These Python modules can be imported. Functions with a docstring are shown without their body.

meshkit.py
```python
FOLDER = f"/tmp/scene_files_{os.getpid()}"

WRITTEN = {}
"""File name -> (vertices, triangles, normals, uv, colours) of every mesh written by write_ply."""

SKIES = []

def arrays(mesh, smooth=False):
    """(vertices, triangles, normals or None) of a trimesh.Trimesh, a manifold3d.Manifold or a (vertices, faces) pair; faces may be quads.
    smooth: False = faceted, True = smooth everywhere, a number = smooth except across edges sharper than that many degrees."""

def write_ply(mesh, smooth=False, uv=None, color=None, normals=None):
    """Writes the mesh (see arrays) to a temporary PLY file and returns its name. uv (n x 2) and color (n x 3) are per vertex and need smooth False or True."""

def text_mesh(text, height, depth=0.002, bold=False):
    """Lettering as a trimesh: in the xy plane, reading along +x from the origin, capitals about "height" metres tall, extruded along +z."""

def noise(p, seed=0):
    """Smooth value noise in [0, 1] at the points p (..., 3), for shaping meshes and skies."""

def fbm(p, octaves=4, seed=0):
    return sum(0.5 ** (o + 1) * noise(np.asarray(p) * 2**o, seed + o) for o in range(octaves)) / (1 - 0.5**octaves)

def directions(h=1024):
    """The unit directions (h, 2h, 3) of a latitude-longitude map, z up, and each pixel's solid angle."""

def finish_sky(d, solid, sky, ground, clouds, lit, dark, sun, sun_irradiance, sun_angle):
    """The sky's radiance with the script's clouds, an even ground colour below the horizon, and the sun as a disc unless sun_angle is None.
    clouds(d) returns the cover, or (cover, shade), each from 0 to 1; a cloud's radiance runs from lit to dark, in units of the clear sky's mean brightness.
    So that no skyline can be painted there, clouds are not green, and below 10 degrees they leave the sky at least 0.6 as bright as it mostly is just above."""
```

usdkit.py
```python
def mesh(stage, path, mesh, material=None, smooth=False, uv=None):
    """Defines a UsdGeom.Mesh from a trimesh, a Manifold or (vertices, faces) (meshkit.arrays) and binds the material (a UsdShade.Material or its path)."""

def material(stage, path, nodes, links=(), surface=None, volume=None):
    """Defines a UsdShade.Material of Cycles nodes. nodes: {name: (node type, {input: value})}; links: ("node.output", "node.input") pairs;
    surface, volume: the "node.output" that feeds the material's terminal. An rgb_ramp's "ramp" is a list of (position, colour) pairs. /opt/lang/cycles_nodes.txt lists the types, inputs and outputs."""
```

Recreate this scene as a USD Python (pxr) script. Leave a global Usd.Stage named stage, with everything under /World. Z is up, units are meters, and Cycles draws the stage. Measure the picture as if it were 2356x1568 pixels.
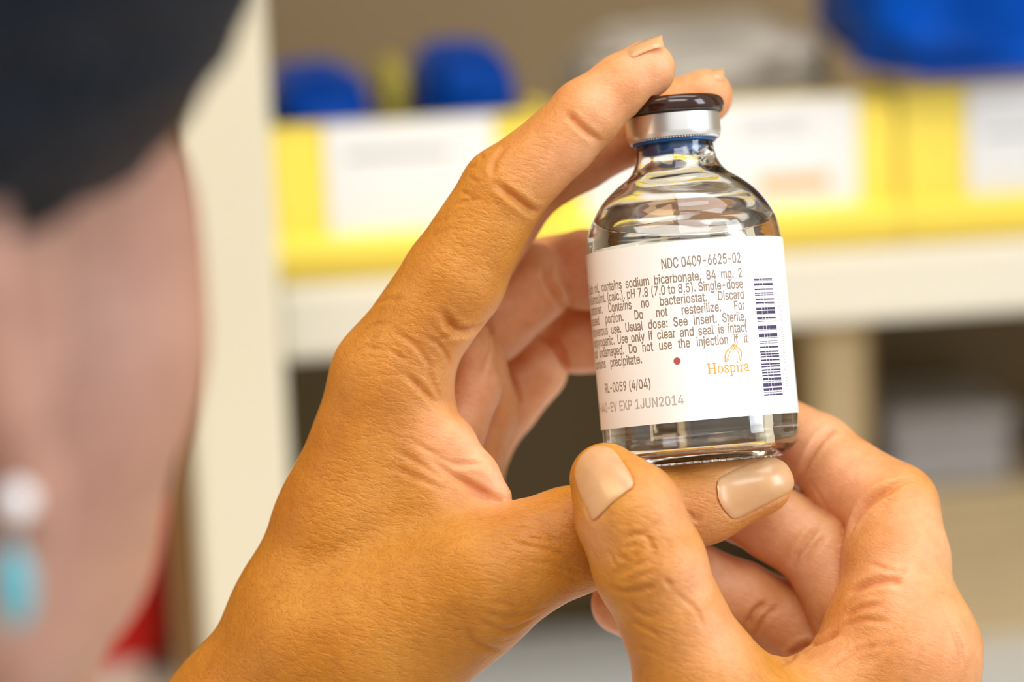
import math, random
import numpy as np, trimesh, usdkit, meshkit
from pxr import Usd, UsdGeom, UsdLux, UsdShade, Gf, Sdf, Vt
from shapely import affinity
from shapely.geometry import LineString, Polygon, Point, box as sbox
from shapely.ops import unary_union

stage = Usd.Stage.CreateInMemory()
UsdGeom.SetStageUpAxis(stage, UsdGeom.Tokens.z)
UsdGeom.SetStageMetersPerUnit(stage, 1.0)
UsdGeom.Xform.Define(stage, '/World')
UsdGeom.Scope.Define(stage, '/World/Looks')

# ------------------------------------------------------------------ camera
RND = random.Random(7)
W, H = 2356.0, 1568.0
FOCAL, APER, DIST = 116.667, 36.0, 0.70
PITCH, ROLL = math.radians(12.0), math.radians(2.4)
EYE = np.array([0.0, 0.0, 1.35])
FWD = np.array([0, math.cos(PITCH), -math.sin(PITCH)])
_r0, _u0 = np.array([1.0, 0, 0]), np.array([0, math.sin(PITCH), math.cos(PITCH)])
RIGHT = math.cos(ROLL) * _r0 - math.sin(ROLL) * _u0
UP = math.sin(ROLL) * _r0 + math.cos(ROLL) * _u0
cam = UsdGeom.Camera.Define(stage, '/World/Camera')
_b = -FWD
cam.AddTransformOp().Set(Gf.Matrix4d(*RIGHT, 0, *UP, 0, *_b, 0, *EYE, 1))
cam.CreateFocalLengthAttr(FOCAL); cam.CreateHorizontalApertureAttr(APER)
cam.CreateFStopAttr(7.2); cam.CreateFocusDistanceAttr(0.683)
cam.CreateClippingRangeAttr((0.02, 100.0))
cam.CreateExposureAttr(-0.75)

# ------------------------------------------------------------------ lights
def aim(xf, eye, target):
    eye, target = np.array(eye, float), np.array(target, float)
    b = eye - target; b /= np.linalg.norm(b)
    r = np.cross([0, 0, 1.0], b)
    if np.linalg.norm(r) < 1e-3: r = np.array([1.0, 0, 0])
    r /= np.linalg.norm(r); u = np.cross(b, r)
    xf.AddTransformOp().Set(Gf.Matrix4d(*r, 0, *u, 0, *b, 0, *eye, 1))

def rect(name, eye, target, w, h, colour, power):
    l = UsdLux.RectLight.Define(stage, '/World/' + name)
    l.CreateWidthAttr(w); l.CreateHeightAttr(h)
    l.CreateColorAttr(Gf.Vec3f(*colour)); l.CreateIntensityAttr(power)
    aim(l, eye, target)

dome = UsdLux.DomeLight.Define(stage, '/World/Ambient')
dome.CreateColorAttr(Gf.Vec3f(1.0, 0.97, 0.92)); dome.CreateIntensityAttr(0.42)
rect('WindowLight', (1.95, -0.10, 1.90), (0.06, 0.7, 1.2), 0.70, 1.20, (0.86, 0.93, 1.0), 18.0)
rect('CeilingLampA', (-0.85, 0.20, 2.6), (-0.85, 0.20, 0.0), 1.2, 0.6, (1.0, 0.70, 0.38), 12.0)
rect('CeilingLampB', (0.50, 0.55, 2.6), (0.50, 0.55, 0.0), 1.2, 0.6, (0.97, 0.98, 1.0), 9.0)
rect('AddedCounterFill', (0.40, -0.60, 2.45), (0.40, -0.60, 0.0), 1.2, 0.6, (0.97, 0.98, 1.0), 13.0)  # added fill, no lamp of the room: brightens the counter under the shelf
rect('DeskLamp', (-1.30, -0.05, 1.40), (0.06, 0.7, 1.2), 0.10, 0.28, (1.0, 0.72, 0.40), 14.0)

# ------------------------------------------------------------------ helpers
TAN = APER / FOCAL
MMPX = 1000 * DIST * TAN / W                      # millimetres per pixel at the focus distance
def P(px, py, dz=0.0):
    """A point of the place: dz millimetres behind the vial's axis, measured along the camera's axis."""
    d = DIST + dz / 1000.0
    return EYE + d * (FWD + RIGHT * ((px - W / 2) / W * TAN) - UP * ((py - H / 2) / W * TAN))
def ray(px, py):
    v = FWD + RIGHT * ((px - W / 2) / W * TAN) - UP * ((py - H / 2) / W * TAN)
    return v

used = {}
def path_for(name, parent='/World'):
    key = parent + '/' + name
    n = used.get(key, -1) + 1; used[key] = n
    return key if n == 0 else f'{key}_{n:03d}'
def tag(prim, label=None, category=None, group=None, kind=None):
    for k, v in (('label', label), ('category', category), ('group', group), ('kind', kind)):
        if v: prim.SetCustomDataByKey(k, v)
    return prim
def thing(name, label, category, loc=(0, 0, 0), matrix=None, rotz=0.0, group=None):
    x = UsdGeom.Xform.Define(stage, path_for(name))
    if matrix is not None: x.AddTransformOp().Set(matrix)
    else:
        x.AddTranslateOp().Set(Gf.Vec3d(*map(float, loc)))
        if rotz: x.AddRotateZOp().Set(math.degrees(rotz))
    return tag(x.GetPrim(), label, category, group)
def part(name, mesh, mat, parent='/World', smooth=False, label=None, **kw):
    p = parent if isinstance(parent, str) else str(parent.GetPath())
    m = usdkit.mesh(stage, path_for(name, p), mesh, mat, smooth)
    return tag(m.GetPrim(), label, **kw)

def cat(*ms): return trimesh.util.concatenate([m for m in ms])
def bx(sx, sy, sz, c=(0, 0, 0), bevel=0.0):
    """A box, its edges chamfered when bevel is given."""
    if not bevel:
        m = trimesh.creation.box([sx, sy, sz])
    else:
        pts = []
        for i in (-1, 1):
            for j in (-1, 1):
                for k in (-1, 1):
                    b = bevel
                    for d in ((0, b, b), (b, 0, b), (b, b, 0)):
                        pts.append((i * (sx / 2 - d[0]), j * (sy / 2 - d[1]), k * (sz / 2 - d[2])))
        m = trimesh.convex.convex_hull(np.array(pts))
    m.apply_translation(c)
    return m
def lathe(profile, n=96):
    """Revolves (r, z) pairs about z."""
    pr = np.array(profile, float); k = len(pr)
    a = np.linspace(0, 2 * np.pi, n, endpoint=False)
    v = np.stack([pr[None, :, 0] * np.cos(a)[:, None], pr[None, :, 0] * np.sin(a)[:, None], np.broadcast_to(pr[:, 1], (n, k))], -1).reshape(-1, 3)
    f = []
    for i in range(n):
        j = (i + 1) % n
        for q in range(k - 1):
            f.append((i * k + q, j * k + q, j * k + q + 1)); f.append((i * k + q, j * k + q + 1, i * k + q + 1))
    m = trimesh.Trimesh(v, np.array(f), process=False)
    m.merge_vertices()
    m.update_faces(m.nondegenerate_faces()); m.remove_unreferenced_vertices()
    return m
def spline(pts, n=8):
    """Catmull-Rom through the given points."""
    p = np.array(pts, float); p = np.vstack([2 * p[0] - p[1], p, 2 * p[-1] - p[-2]])
    out = []
    for i in range(1, len(p) - 2):
        for t in np.linspace(0, 1, n, endpoint=False):
            a, b, c, d = p[i - 1], p[i], p[i + 1], p[i + 2]
            out.append(0.5 * (2 * b + (c - a) * t + (2 * a - 5 * b + 4 * c - d) * t * t + (3 * b - a - 3 * c + d) * t ** 3))
    out.append(p[-2])
    return np.array(out)

# ------------------------------------------------------------------ materials
L = '/World/Looks/'
def plain(name, colour, rough=0.5, var=0.0, scale=20.0, **kw):
    """A procedural surface: base colour with a little noise in it, plus whatever inputs are given."""
    c = np.array(colour, float)
    nodes = {'p': ('principled_bsdf', dict(roughness=rough, **kw)), 't': ('texture_coordinate', {}),
             'n': ('noise_texture', {'scale': scale, 'detail': 3.0}),
             'r': ('rgb_ramp', {'ramp': [(0.25, tuple(np.clip(c * (1 - var), 0, 1))), (0.75, tuple(np.clip(c * (1 + var), 0, 1)))]})}
    return usdkit.material(stage, L + name, nodes, [('t.object', 'n.vector'), ('n.fac', 'r.fac'), ('r.color', 'p.base_color')], surface='p.BSDF')

# ------------------------------------------------------------------ the storage room behind the hands
YAW, BGD = math.radians(7.0), 1.135
BX, BY = np.array([math.cos(YAW), math.sin(YAW), 0]), np.array([-math.sin(YAW), math.cos(YAW), 0])
BO = EYE + BGD * FWD
def bg(px, py, v=0.0):
    """(along the shelf, height) of what stands v metres behind the bins' front and is seen at (px, py)."""
    d = ray(px, py)
    t = ((BO + v * BY - EYE) @ BY) / (d @ BY)
    q = EYE + t * d
    return (q - BO) @ BX, q[2]
def bgw(u, v, z): return BO * [1, 1, 0] + u * BX + v * BY + np.array([0, 0, z])
def bthing(name, label, category, u, v, z, group=None):
    return thing(name, label, category, loc=bgw(u, v, z), rotz=YAW, group=group)

M = {}
M['wall'] = plain('wall_paint', (0.25, 0.172, 0.088), 0.8, 0.05, 3)
M['splash'] = plain('shaded_backsplash', (0.092, 0.053, 0.007), 0.6, 0.12, 4)  # brown wall colour with the shade under the shelf painted in
M['floor'] = plain('floor_vinyl', (0.60, 0.55, 0.47), 0.5, 0.1, 4)
M['cream'] = plain('cream_laminate', (0.60, 0.545, 0.405), 0.55, 0.03, 6)
M['board'] = plain('shelf_laminate', (0.60, 0.555, 0.445), 0.5, 0.03, 6)
M['counter'] = plain('counter_laminate', (0.93, 0.93, 0.92), 0.35, 0.03, 9)
M['yellow'] = plain('yellow_polymer', (0.88, 0.68, 0.085), 0.4, 0.03, 12, subsurface_weight=0.0)
M['paper'] = plain('label_paper', (0.72, 0.71, 0.69), 0.45, 0.02, 30)
M['ink'] = plain('grey_ink', (0.30, 0.29, 0.28), 0.6)
M['orange_ink'] = plain('orange_ink', (0.95, 0.42, 0.20), 0.6)
M['blue'] = plain('blue_wrapper', (0.0, 0.048, 0.31), 0.4, 0.6, 16, specular_ior_level=0.06)
M['clearbag'] = plain('frosted_bag', (0.40, 0.37, 0.32), 0.35, 0.2, 18)
M['yellowcap'] = plain('dull_yellow_wrapper', (0.45, 0.36, 0.04), 0.5, 0.1, 20)
M['card'] = plain('brown_cardboard', (0.36, 0.23, 0.09), 0.8, 0.1, 15)
M['greybox'] = plain('grey_box', (0.36, 0.33, 0.32), 0.5, 0.06, 12)
M['tan'] = plain('tan_paper', (0.66, 0.50, 0.28), 0.7, 0.08, 20)
M['wood'] = plain('brown_wood', (0.22, 0.11, 0.03), 0.5, 0.25, 6)
M['red'] = plain('red_plastic', (0.58, 0.0, 0.0), 0.4, 0.03)
M['dark'] = plain('dark_plastic', (0.03, 0.03, 0.03), 0.5)

zc = bg(1300, 1436, 0.28)[1]                       # counter top, where its far edge meets the backsplash
zs0, zs1 = bg(1178, 782)[1], bg(1178, 617)[1]      # the shelf board's lower and upper edge
pu0, pu1 = bg(412, 500, -0.03)[0], bg(617, 200, -0.03)[0]
ue = bg(2356, 784)[0] + 0.35                       # where the modelled part of the shelf ends
DEPTH = 0.28
ztop = zs1 + 0.50
# walls and floor
r_ = bx(6.4, 0.06, 2.9, (0, 0, 1.45)); 
w = UsdGeom.Xform.Define(stage, '/World/wall_back'); w.AddTranslateOp().Set(Gf.Vec3d(*bgw(0.2, DEPTH + 0.05, 0))); w.AddRotateZOp().Set(math.degrees(YAW))
tag(w.GetPrim(), 'beige brown back wall of the storage room', kind='structure')
part('plaster', r_, M['wall'], w.GetPrim())
fl = part('floor', bx(7, 6, 0.05, (0, 0, -0.025)), M['floor'], label='beige vinyl floor', kind='structure')

# the shelving: side panel, board, top board, back panel
sh = bthing('shelving_unit', 'cream shelving unit with upright side panel and white board carrying the yellow bins', 'shelf', 0, 0, 0)
part('side_panel', bx(pu1 - pu0, DEPTH + 0.03, ztop - zc, ((pu0 + pu1) / 2, DEPTH / 2 - 0.015, (zc + ztop) / 2), 0.002), M['cream'], sh)
part('shelf_board', bx(ue - pu1, DEPTH + 0.012, zs1 - zs0, ((ue + pu1) / 2, DEPTH / 2 - 0.006, (zs0 + zs1) / 2), 0.003), M['board'], sh)
part('shelf_board', bx(ue - pu1, DEPTH, 0.022, ((ue + pu1) / 2, DEPTH / 2, ztop - 0.011), 0.003), M['board'], sh)
part('back_panel', bx(ue - pu1, 0.008, ztop - 0.022 - zs1, ((ue + pu1) / 2, DEPTH - 0.004, (zs1 + ztop - 0.022) / 2)), M['wall'], sh)
part('side_panel', bx(0.03, DEPTH + 0.03, ztop - zc, (ue + 0.015, DEPTH / 2 - 0.015, (zc + ztop) / 2), 0.002), M['cream'], sh)
bs = bthing('backsplash', 'brown backsplash panel behind the counter, darkened in its colour for the shade under the shelf', 'backsplash', (ue + pu0) / 2 - 0.35, DEPTH + 0.01, zc)
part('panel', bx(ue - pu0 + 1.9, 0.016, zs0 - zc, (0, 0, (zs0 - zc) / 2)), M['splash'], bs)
# counter
ct = bthing('counter', 'white laminate counter running under the shelf', 'counter', 0.15, 0, 0)
part('worktop', bx(2.3, 0.62, 0.035, (0, DEPTH - 0.31, zc - 0.0175), 0.006), M['counter'], ct)
part('cabinet', bx(2.2, 0.5, zc - 0.035 - 0.1, (0, DEPTH - 0.26, 0.1 + (zc - 0.135) / 2)), M['cream'], ct)
part('plinth', bx(2.2, 0.44, 0.1, (0, DEPTH - 0.24, 0.05)), M['dark'], ct)

# yellow bins
def bin_mesh(w, h, d, lip):
    """An open-front hopper bin: side walls with a sloping shoulder, a front wall lower than the back, a rolled lip at its foot."""
    t = 0.0022
    prof = Polygon([(0, 0), (d, 0), (d, h * 0.62), (d * 0.55, h * 0.7), (d * 0.28, h), (0, h)])
    sides = []
    for s in (-1, 1):
        e = trimesh.creation.extrude_polygon(prof, t)          # (y, z, thickness)
        v = e.vertices.copy(); e.vertices = np.stack([v[:, 2] + (s * w / 2 - (t if s > 0 else 0)), v[:, 0], v[:, 1]], 1)
        e.fix_normals(); sides.append(e)
    floor_ = bx(w, d, t, (0, d / 2, t / 2)); back = bx(w, t, h * 0.62, (0, d - t / 2, h * 0.31)); front = bx(w, t, h, (0, t / 2, h / 2))
    rim = bx(w, 0.006, 0.005, (0, 0.003, h - 0.0025), 0.001)
    return cat(*sides, floor_, back, front, rim)
def yellow_bin(u0, u1, z0, h, label, lab, prints):
    wdt = u1 - u0
    t = bthing('storage_bin', label, 'storage bin', (u0 + u1) / 2, 0, z0, group='yellow bins in a row on the shelf')
    part('shell', bin_mesh(wdt, h, 0.11, 0), M['yellow'], t)
    lp = trimesh.creation.extrude_polygon(Polygon([(0.0005, 0.0), (-0.0015, 0.0), (-0.0085, 0.0105), (-0.0088, 0.0125), (-0.006, 0.0145), (0.0005, 0.0155)]), wdt)
    q = lp.vertices.copy(); lp.vertices = np.stack([q[:, 2] - wdt / 2, q[:, 0], q[:, 1]], 1); lp.fix_normals()
    part('front_lip', lp, M['yellow'], t)
    l0, l1, lz0, lz1 = lab
    lb = part('label', bx(l1 - l0, 0.0008, lz1 - lz0, ((l0 + l1) / 2 - (u0 + u1) / 2, -0.0006, (lz0 + lz1) / 2 - z0)), M['paper'], t, label='white printed label')
    for a, b, c, d_, ink in prints:
        part('print_line', bx((b - a), 0.0002, (d_ - c), ((a + b) / 2 - (u0 + u1) / 2, -0.0012, (c + d_) / 2 - z0)), M[ink], lb)
    return t
zb = zs1 + 0.0005
def U(px, py): return bg(px, py)[0]
def Z(px, py): return bg(px, py)[1]
hb = Z(1178, 262) - zb
b1, b2, b3 = (U(628, 500), U(1258, 450)), (U(1262, 450), U(2066, 400)), (U(2070, 400), U(2070, 400) + (U(2066, 400) - U(1262, 450)))
B1 = yellow_bin(*b1, zb, hb, 'yellow storage bin with a white label beside the cream upright panel', (U(752, 430), U(1140, 430), Z(950, 560), Z(950, 275)),
           [(U(800, 430) + 0.0, U(800, 430) + 0.035, Z(900, 345) - 0.002, Z(900, 345) - 0.0005, 'ink'), (U(800, 430), U(800, 430) + 0.028, Z(900, 545), Z(900, 545) + 0.0015, 'orange_ink')])
yl = (U(1345, 430), U(1975, 430), Z(1700, 490), Z(1700, 235))
B2 = yellow_bin(*b2, zb, hb, 'middle yellow storage bin behind the vial, its white label printed with an orange line', yl,
           [(U(1745, 430), U(1905, 430), Z(1840, 436), Z(1840, 398), 'orange_ink')] + [(U(1700, 300), U(1860, 300), Z(1800, 272 + 18 * k), Z(1800, 269 + 18 * k), 'ink') for k in range(3)])
B3 = yellow_bin(*b3, zb, hb, 'yellow storage bin at the right edge under the largest blue package', (U(2225, 400), U(2225, 400) + 0.085, Z(2290, 460), Z(2290, 195)),
           [(U(2260, 330), U(2260, 330) + 0.03, Z(2300, 300) - 0.0015, Z(2300, 300), 'ink')])

# what stands in the bins
def blob(rx, ry, rz, seed, amp=0.12, sub=4, flat=True):
    """A crumpled wrapped package."""
    m = trimesh.creation.icosphere(sub, 1.0)
    v = m.vertices
    q = np.sign(v) * np.abs(v) ** 0.48                       # squarer than a ball
    n = meshkit.fbm(v * 2.6 + seed * 7.3, 4, seed)
    ridge = np.abs(meshkit.fbm(v * 4.5 + 3.1, 3, seed + 5) - 0.5) * 2
    q = q * (1 + amp * (n[:, None] - 0.5) * 2 - amp * 0.5 * (1 - ridge[:, None]) ** 6)
    m.vertices = q * [rx, ry, rz]
    if flat: m.apply_translation([0, 0, -m.bounds[0, 2]])
    return m
def pack(name, label, category, x0, x1, y0, v, ry, mat, seed, zbase=None, group=None, amp=0.12):
    u0, u1 = bg(x0, y0, v)[0], bg(x1, y0, v)[0]
    zt = bg((x0 + x1) / 2, y0, v)[1]
    z0 = zb + 0.003 if zbase is None else zbase
    t = bthing(name, label, category, (u0 + u1) / 2, v, z0, group or ('wrapped packages in the yellow bins' if name == 'wrapped_package' else None))
    part('wrapper', blob((u1 - u0) / 2.08, ry * 0.9, (zt - z0) / 1.95, seed, amp), mat, t, smooth=True)
    seam = spline([(-(u1 - u0) * 0.40, -ry * 0.6, (zt - z0) * 0.93), (0, -ry * 0.55, (zt - z0) * 0.99), ((u1 - u0) * 0.40, -ry * 0.6, (zt - z0) * 0.93)], 8)
    part('seam', tube(seam, 0.0012, 8), mat, t, smooth=True)
    return t
def tube(path, r, n=10):
    path = np.asarray(path, float)
    r = np.broadcast_to(r, (len(path),))
    tan = np.gradient(path, axis=0); tan /= np.linalg.norm(tan, axis=1, keepdims=True)
    ref = np.array([0, 0, 1.0]) if abs(tan[0][2]) < 0.9 else np.array([1.0, 0, 0])
    v = []
    for p_, t_, rr in zip(path, tan, r):
        a = np.cross(t_, ref); a /= np.linalg.norm(a); b = np.cross(a, t_)
        for k in range(n):
            th = 2 * np.pi * k / n
            v.append(p_ + rr * (a * math.cos(th) + b * math.sin(th)))
    f = []
    for i in range(len(path) - 1):
        for k in range(n):
            q = (k + 1) % n
            f += [(i * n + k, i * n + q, (i + 1) * n + q), (i * n + k, (i + 1) * n + q, (i + 1) * n + k)]
    v += [path[0], path[-1]]; e = len(v)
    for k in range(n):
        q = (k + 1) % n
        f += [(e - 2, q, k), (e - 1, (len(path) - 1) * n + k, (len(path) - 1) * n + q)]
    m = trimesh.Trimesh(np.array(v), np.array(f), process=False); m.fix_normals()
    return m
pack('wrapped_package', 'small blue wrapped package beside the cream upright, in the first yellow bin', 'package', 612, 850, 165, 0.06, 0.048, M['blue'], 3)
pack('wrapped_package', 'dark blue wrapped package left of the index finger, in the first yellow bin', 'package', 940, 1172, 112, 0.06, 0.042, M['blue'], 4, amp=0.08)
pack('wrapped_package', 'dull yellow packet squeezed between the two small blue packages', 'package', 862, 936, 150, 0.085, 0.028, M['yellowcap'], 8)
pack('wrapped_package', 'large blue wrapped package overhanging the right-hand yellow bin', 'package', 1885, 2600, -210, 0.02, 0.06, M['blue'], 12, zbase=zb + hb + 0.004, amp=0.10)
pack('plastic_bag', 'frosted grey plastic bag of supplies bulging out of the middle yellow bin', 'bag', 1290, 1905, 62, 0.062, 0.049, M['clearbag'], 15, amp=0.16)

# things on the counter, under the shelf
def crate(name, label, category, x0, x1, y0, y1, v, dep, mat, kind='box'):
    u0, u1 = bg(x0, (y0 + y1) / 2, v)[0], bg(x1, (y0 + y1) / 2, v)[0]
    xm = (x0 + x1) / 2
    z1, z0 = bg(xm, y0, v)[1], bg(xm, y1, v)[1]
    return u0, u1, z0, z1
u0, u1, z0, z1 = crate('', '', '', 1868, 2012, 735, 1300, 0.20, 0, None)
c1 = bthing('cardboard_box', 'upright brown cardboard box standing on the counter right of the vial', 'box', (u0 + u1) / 2, 0.24, zc)
part('carton', bx(u1 - u0, 0.07, z1 - zc, (0, 0, (z1 - zc) / 2), 0.0015), M['card'], c1)
part('flap', bx(u1 - u0, 0.034, 0.002, (0, -0.018, z1 - zc + 0.001)), M['card'], c1)
part('tape', bx(0.02, 0.0008, (z1 - zc) * 0.9, (0, -0.0353, (z1 - zc) / 2)), M['tan'], c1)
u0, u1, z0, z1 = crate('', '', '', 2045, 2600, 1112, 1300, 0.215, 0, None)
t2 = bthing('paper_tray', 'tan stack of paper trays on the counter under the grey box', 'tray', (u0 + u1) / 2, 0.215 + 0.03, zc)
nl = 4; hh = (z1 - zc) / nl
for k in range(nl):
    part('tray', cat(bx(u1 - u0, 0.06, hh * 0.30, (0, 0, hh * (k + 0.15))), bx(u1 - u0 - 0.012, 0.054, hh * 0.62, (0, 0.0, hh * (k + 0.3 + 0.31)), 0.001)), M['tan'], t2)
u0, u1, z0, z1 = crate('', '', '', 2050, 2330, 945, 1110, 0.215, 0, None)
t3 = bthing('storage_box', 'grey lidded box lying on the tan paper trays', 'box', (u0 + u1) / 2, 0.215 + 0.03, zc + nl * hh)
hz = z1 - (zc + nl * hh)
part('body', bx(u1 - u0, 0.056, hz * 0.7, (0, 0, hz * 0.35), 0.002), M['greybox'], t3)
part('lid', bx(u1 - u0 + 0.005, 0.06, hz * 0.3, (0, 0, hz * 0.85), 0.003), M['greybox'], t3)
# red container and a wooden cabinet, left of the upright panel
wu_ = pu0 - 0.010
ua, ub = bg(130, 1350, 0.25)[0], bg(390, 1350, 0.25)[0]
zr = bg(350, 1235, 0.25)[1]
pad_h = 0.013
pd = bthing('paper_pad', 'thick white pad of paper lying on the counter beneath the red container', 'paper pad', wu_ - 0.075, 0.215, zc)
for k in range(3): part('sheet_stack', bx(0.13 - 0.001 * k, 0.12, pad_h / 3 - 0.0002, (0.0006 * k, 0, pad_h * (k + 0.5) / 3), 0.0006), M['paper'], pd)
zr += 0.016; zc_ = zc + pad_h
rc = bthing('waste_container', 'red plastic container standing on the white paper pad behind the cheek', 'container', (ua + ub) / 2, 0.252, zc_)
pr = [(0, 0), (0.82, 0), (0.86, 0.02), (1.0, 0.86), (1.05, 0.88), (1.05, 0.93), (0.96, 1.0), (0, 1.0)]
part('tub', lathe([(r * (ub - ua) / 2, z * (zr - zc_)) for r, z in pr], 48), M['red'], rc, smooth=40)
part('lid', lathe([(0, 0), (0.7, 0), (0.72, 0.06), (0.3, 0.1), (0, 0.1)], 40).apply_transform(np.diag([(ub - ua) / 2, (ub - ua) / 2, zr - zc_, 1])).apply_translation([0, 0, zr - zc_]), M['red'], rc, smooth=40)
wu = pu0 - 0.001
wc = bthing('wooden_board', 'brown wooden board standing on end along the left side of the cream upright panel', 'board', wu - 0.004, 0.125, zc)
part('board', bx(0.008, 0.06, 0.70, (0, -0.081, 0.35), 0.001), M['wood'], wc)
part('edge_band', bx(0.008, 0.004, 0.70, (0, -0.1135, 0.35), 0.001), M['wood'], wc)

# ------------------------------------------------------------------ the vial
vb = P(1619, 1066, 0)
vt = P(1542, 222, 3.4)
va = (vt - vb) / np.linalg.norm(vt - vb)
vx = RIGHT - (RIGHT @ va) * va; vx /= np.linalg.norm(vx)
vy = np.cross(va, vx)                                # away from the camera
VM = Gf.Matrix4d(*vx, 0, *vy, 0, *va, 0, *vb, 1)
vial = thing('medicine_vial', 'clear glass vial with white printed label, silver seal and brown cap held between both hands', 'vial', matrix=VM)
mm = 0.001
def arc(cx, cz, r, a0, a1, n=7):
    return [(cx + r * math.cos(math.radians(a)), cz + r * math.sin(math.radians(a))) for a in np.linspace(a0, a1, n)]
R = 20.75
shoulder = spline([(20.75, 46), (20.1, 50), (18.6, 53.3), (16.3, 56.6), (13.2, 59.4), (10.4, 61.4), (8.9, 63.6), (8.3, 65.8), (8.1, 67.6)], 5).tolist()
outer = [(0, 1.5), (11, 1.4), (14.0, 1.0), (15.2, 0.65), (15.9, 0.6)] + arc(15.75, 5.6, 5.0, -84, 0, 9) + [(R, 20), (R, 34)] + shoulder + [(8.1, 68.2), (9.3, 68.6), (9.5, 69.2), (9.5, 72.6), (9.2, 73.0), (6.4, 73.0)]
inner_up = [(0, 3.1), (10.5, 2.95), (14.5, 2.8)] + arc(14.9, 7.2, 4.5, -75, 0, 8) + [(19.4, 20), (19.4, 34)] + [(r - 1.45 + 0.09 * math.sin(z * 1.25) * (1 if z > 49 else 0), z - 0.4) for i, (r, z) in enumerate(shoulder)] + [(6.3, 68), (6.4, 73.0)]
prof = outer + inner_up[::-1]
M['glass'] = usdkit.material(stage, L + 'clear_glass', {'p': ('principled_bsdf', dict(base_color=(0.985, 0.99, 0.99), roughness=0.0, ior=1.5, transmission_weight=1.0))}, [], surface='p.BSDF')
M['water'] = usdkit.material(stage, L + 'clear_liquid', {'p': ('principled_bsdf', dict(base_color=(0.99, 0.99, 0.99), roughness=0.0, ior=1.33, transmission_weight=1.0))}, [], surface='p.BSDF')
M['alu'] = plain('brushed_aluminium', (0.80, 0.79, 0.77), 0.33, 0.03, 60, metallic=1.0)
M['cap'] = plain('brown_plastic', (0.030, 0.008, 0.004), 0.12, 0.05)
M['stopper'] = plain('blue_rubber', (0.0, 0.09, 0.30), 0.4, 0.1)
M['label'] = plain('white_label', (0.83, 0.82, 0.80), 0.42, 0.0)
M['print'] = plain('brown_print', (0.27, 0.20, 0.15), 0.6)
M['print_grey'] = plain('grey_print', (0.45, 0.40, 0.36), 0.6)
M['bar'] = plain('violet_print', (0.045, 0.025, 0.085), 0.6)
M['gold'] = plain('gold_print', (0.66, 0.31, 0.04), 0.55)
M['dot'] = plain('red_print', (0.36, 0.075, 0.07), 0.55)
g = lathe(prof, 128)
gv = g.vertices; gr = np.hypot(gv[:, 0], gv[:, 1]); inn = np.interp(gv[:, 2], [p[1] for p in outer[13:]], [p[0] for p in outer[13:]]) - gr
wob = np.where((inn > 0.6) & (gv[:, 2] > 49) & (gv[:, 2] < 67), (meshkit.noise(np.stack([np.arctan2(gv[:, 1], gv[:, 0]) * 1.7 + 9, gv[:, 2] * 0.33, gr * 0], -1), 4) - 0.5) * 0.9, 0)
g.vertices = gv * np.stack([1 + wob / np.maximum(gr, 1), 1 + wob / np.maximum(gr, 1), np.ones(len(gv))], 1)
g.fix_normals(); g.apply_scale(mm)
part('glass_bottle', g, M['glass'], vial, smooth=35)
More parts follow.
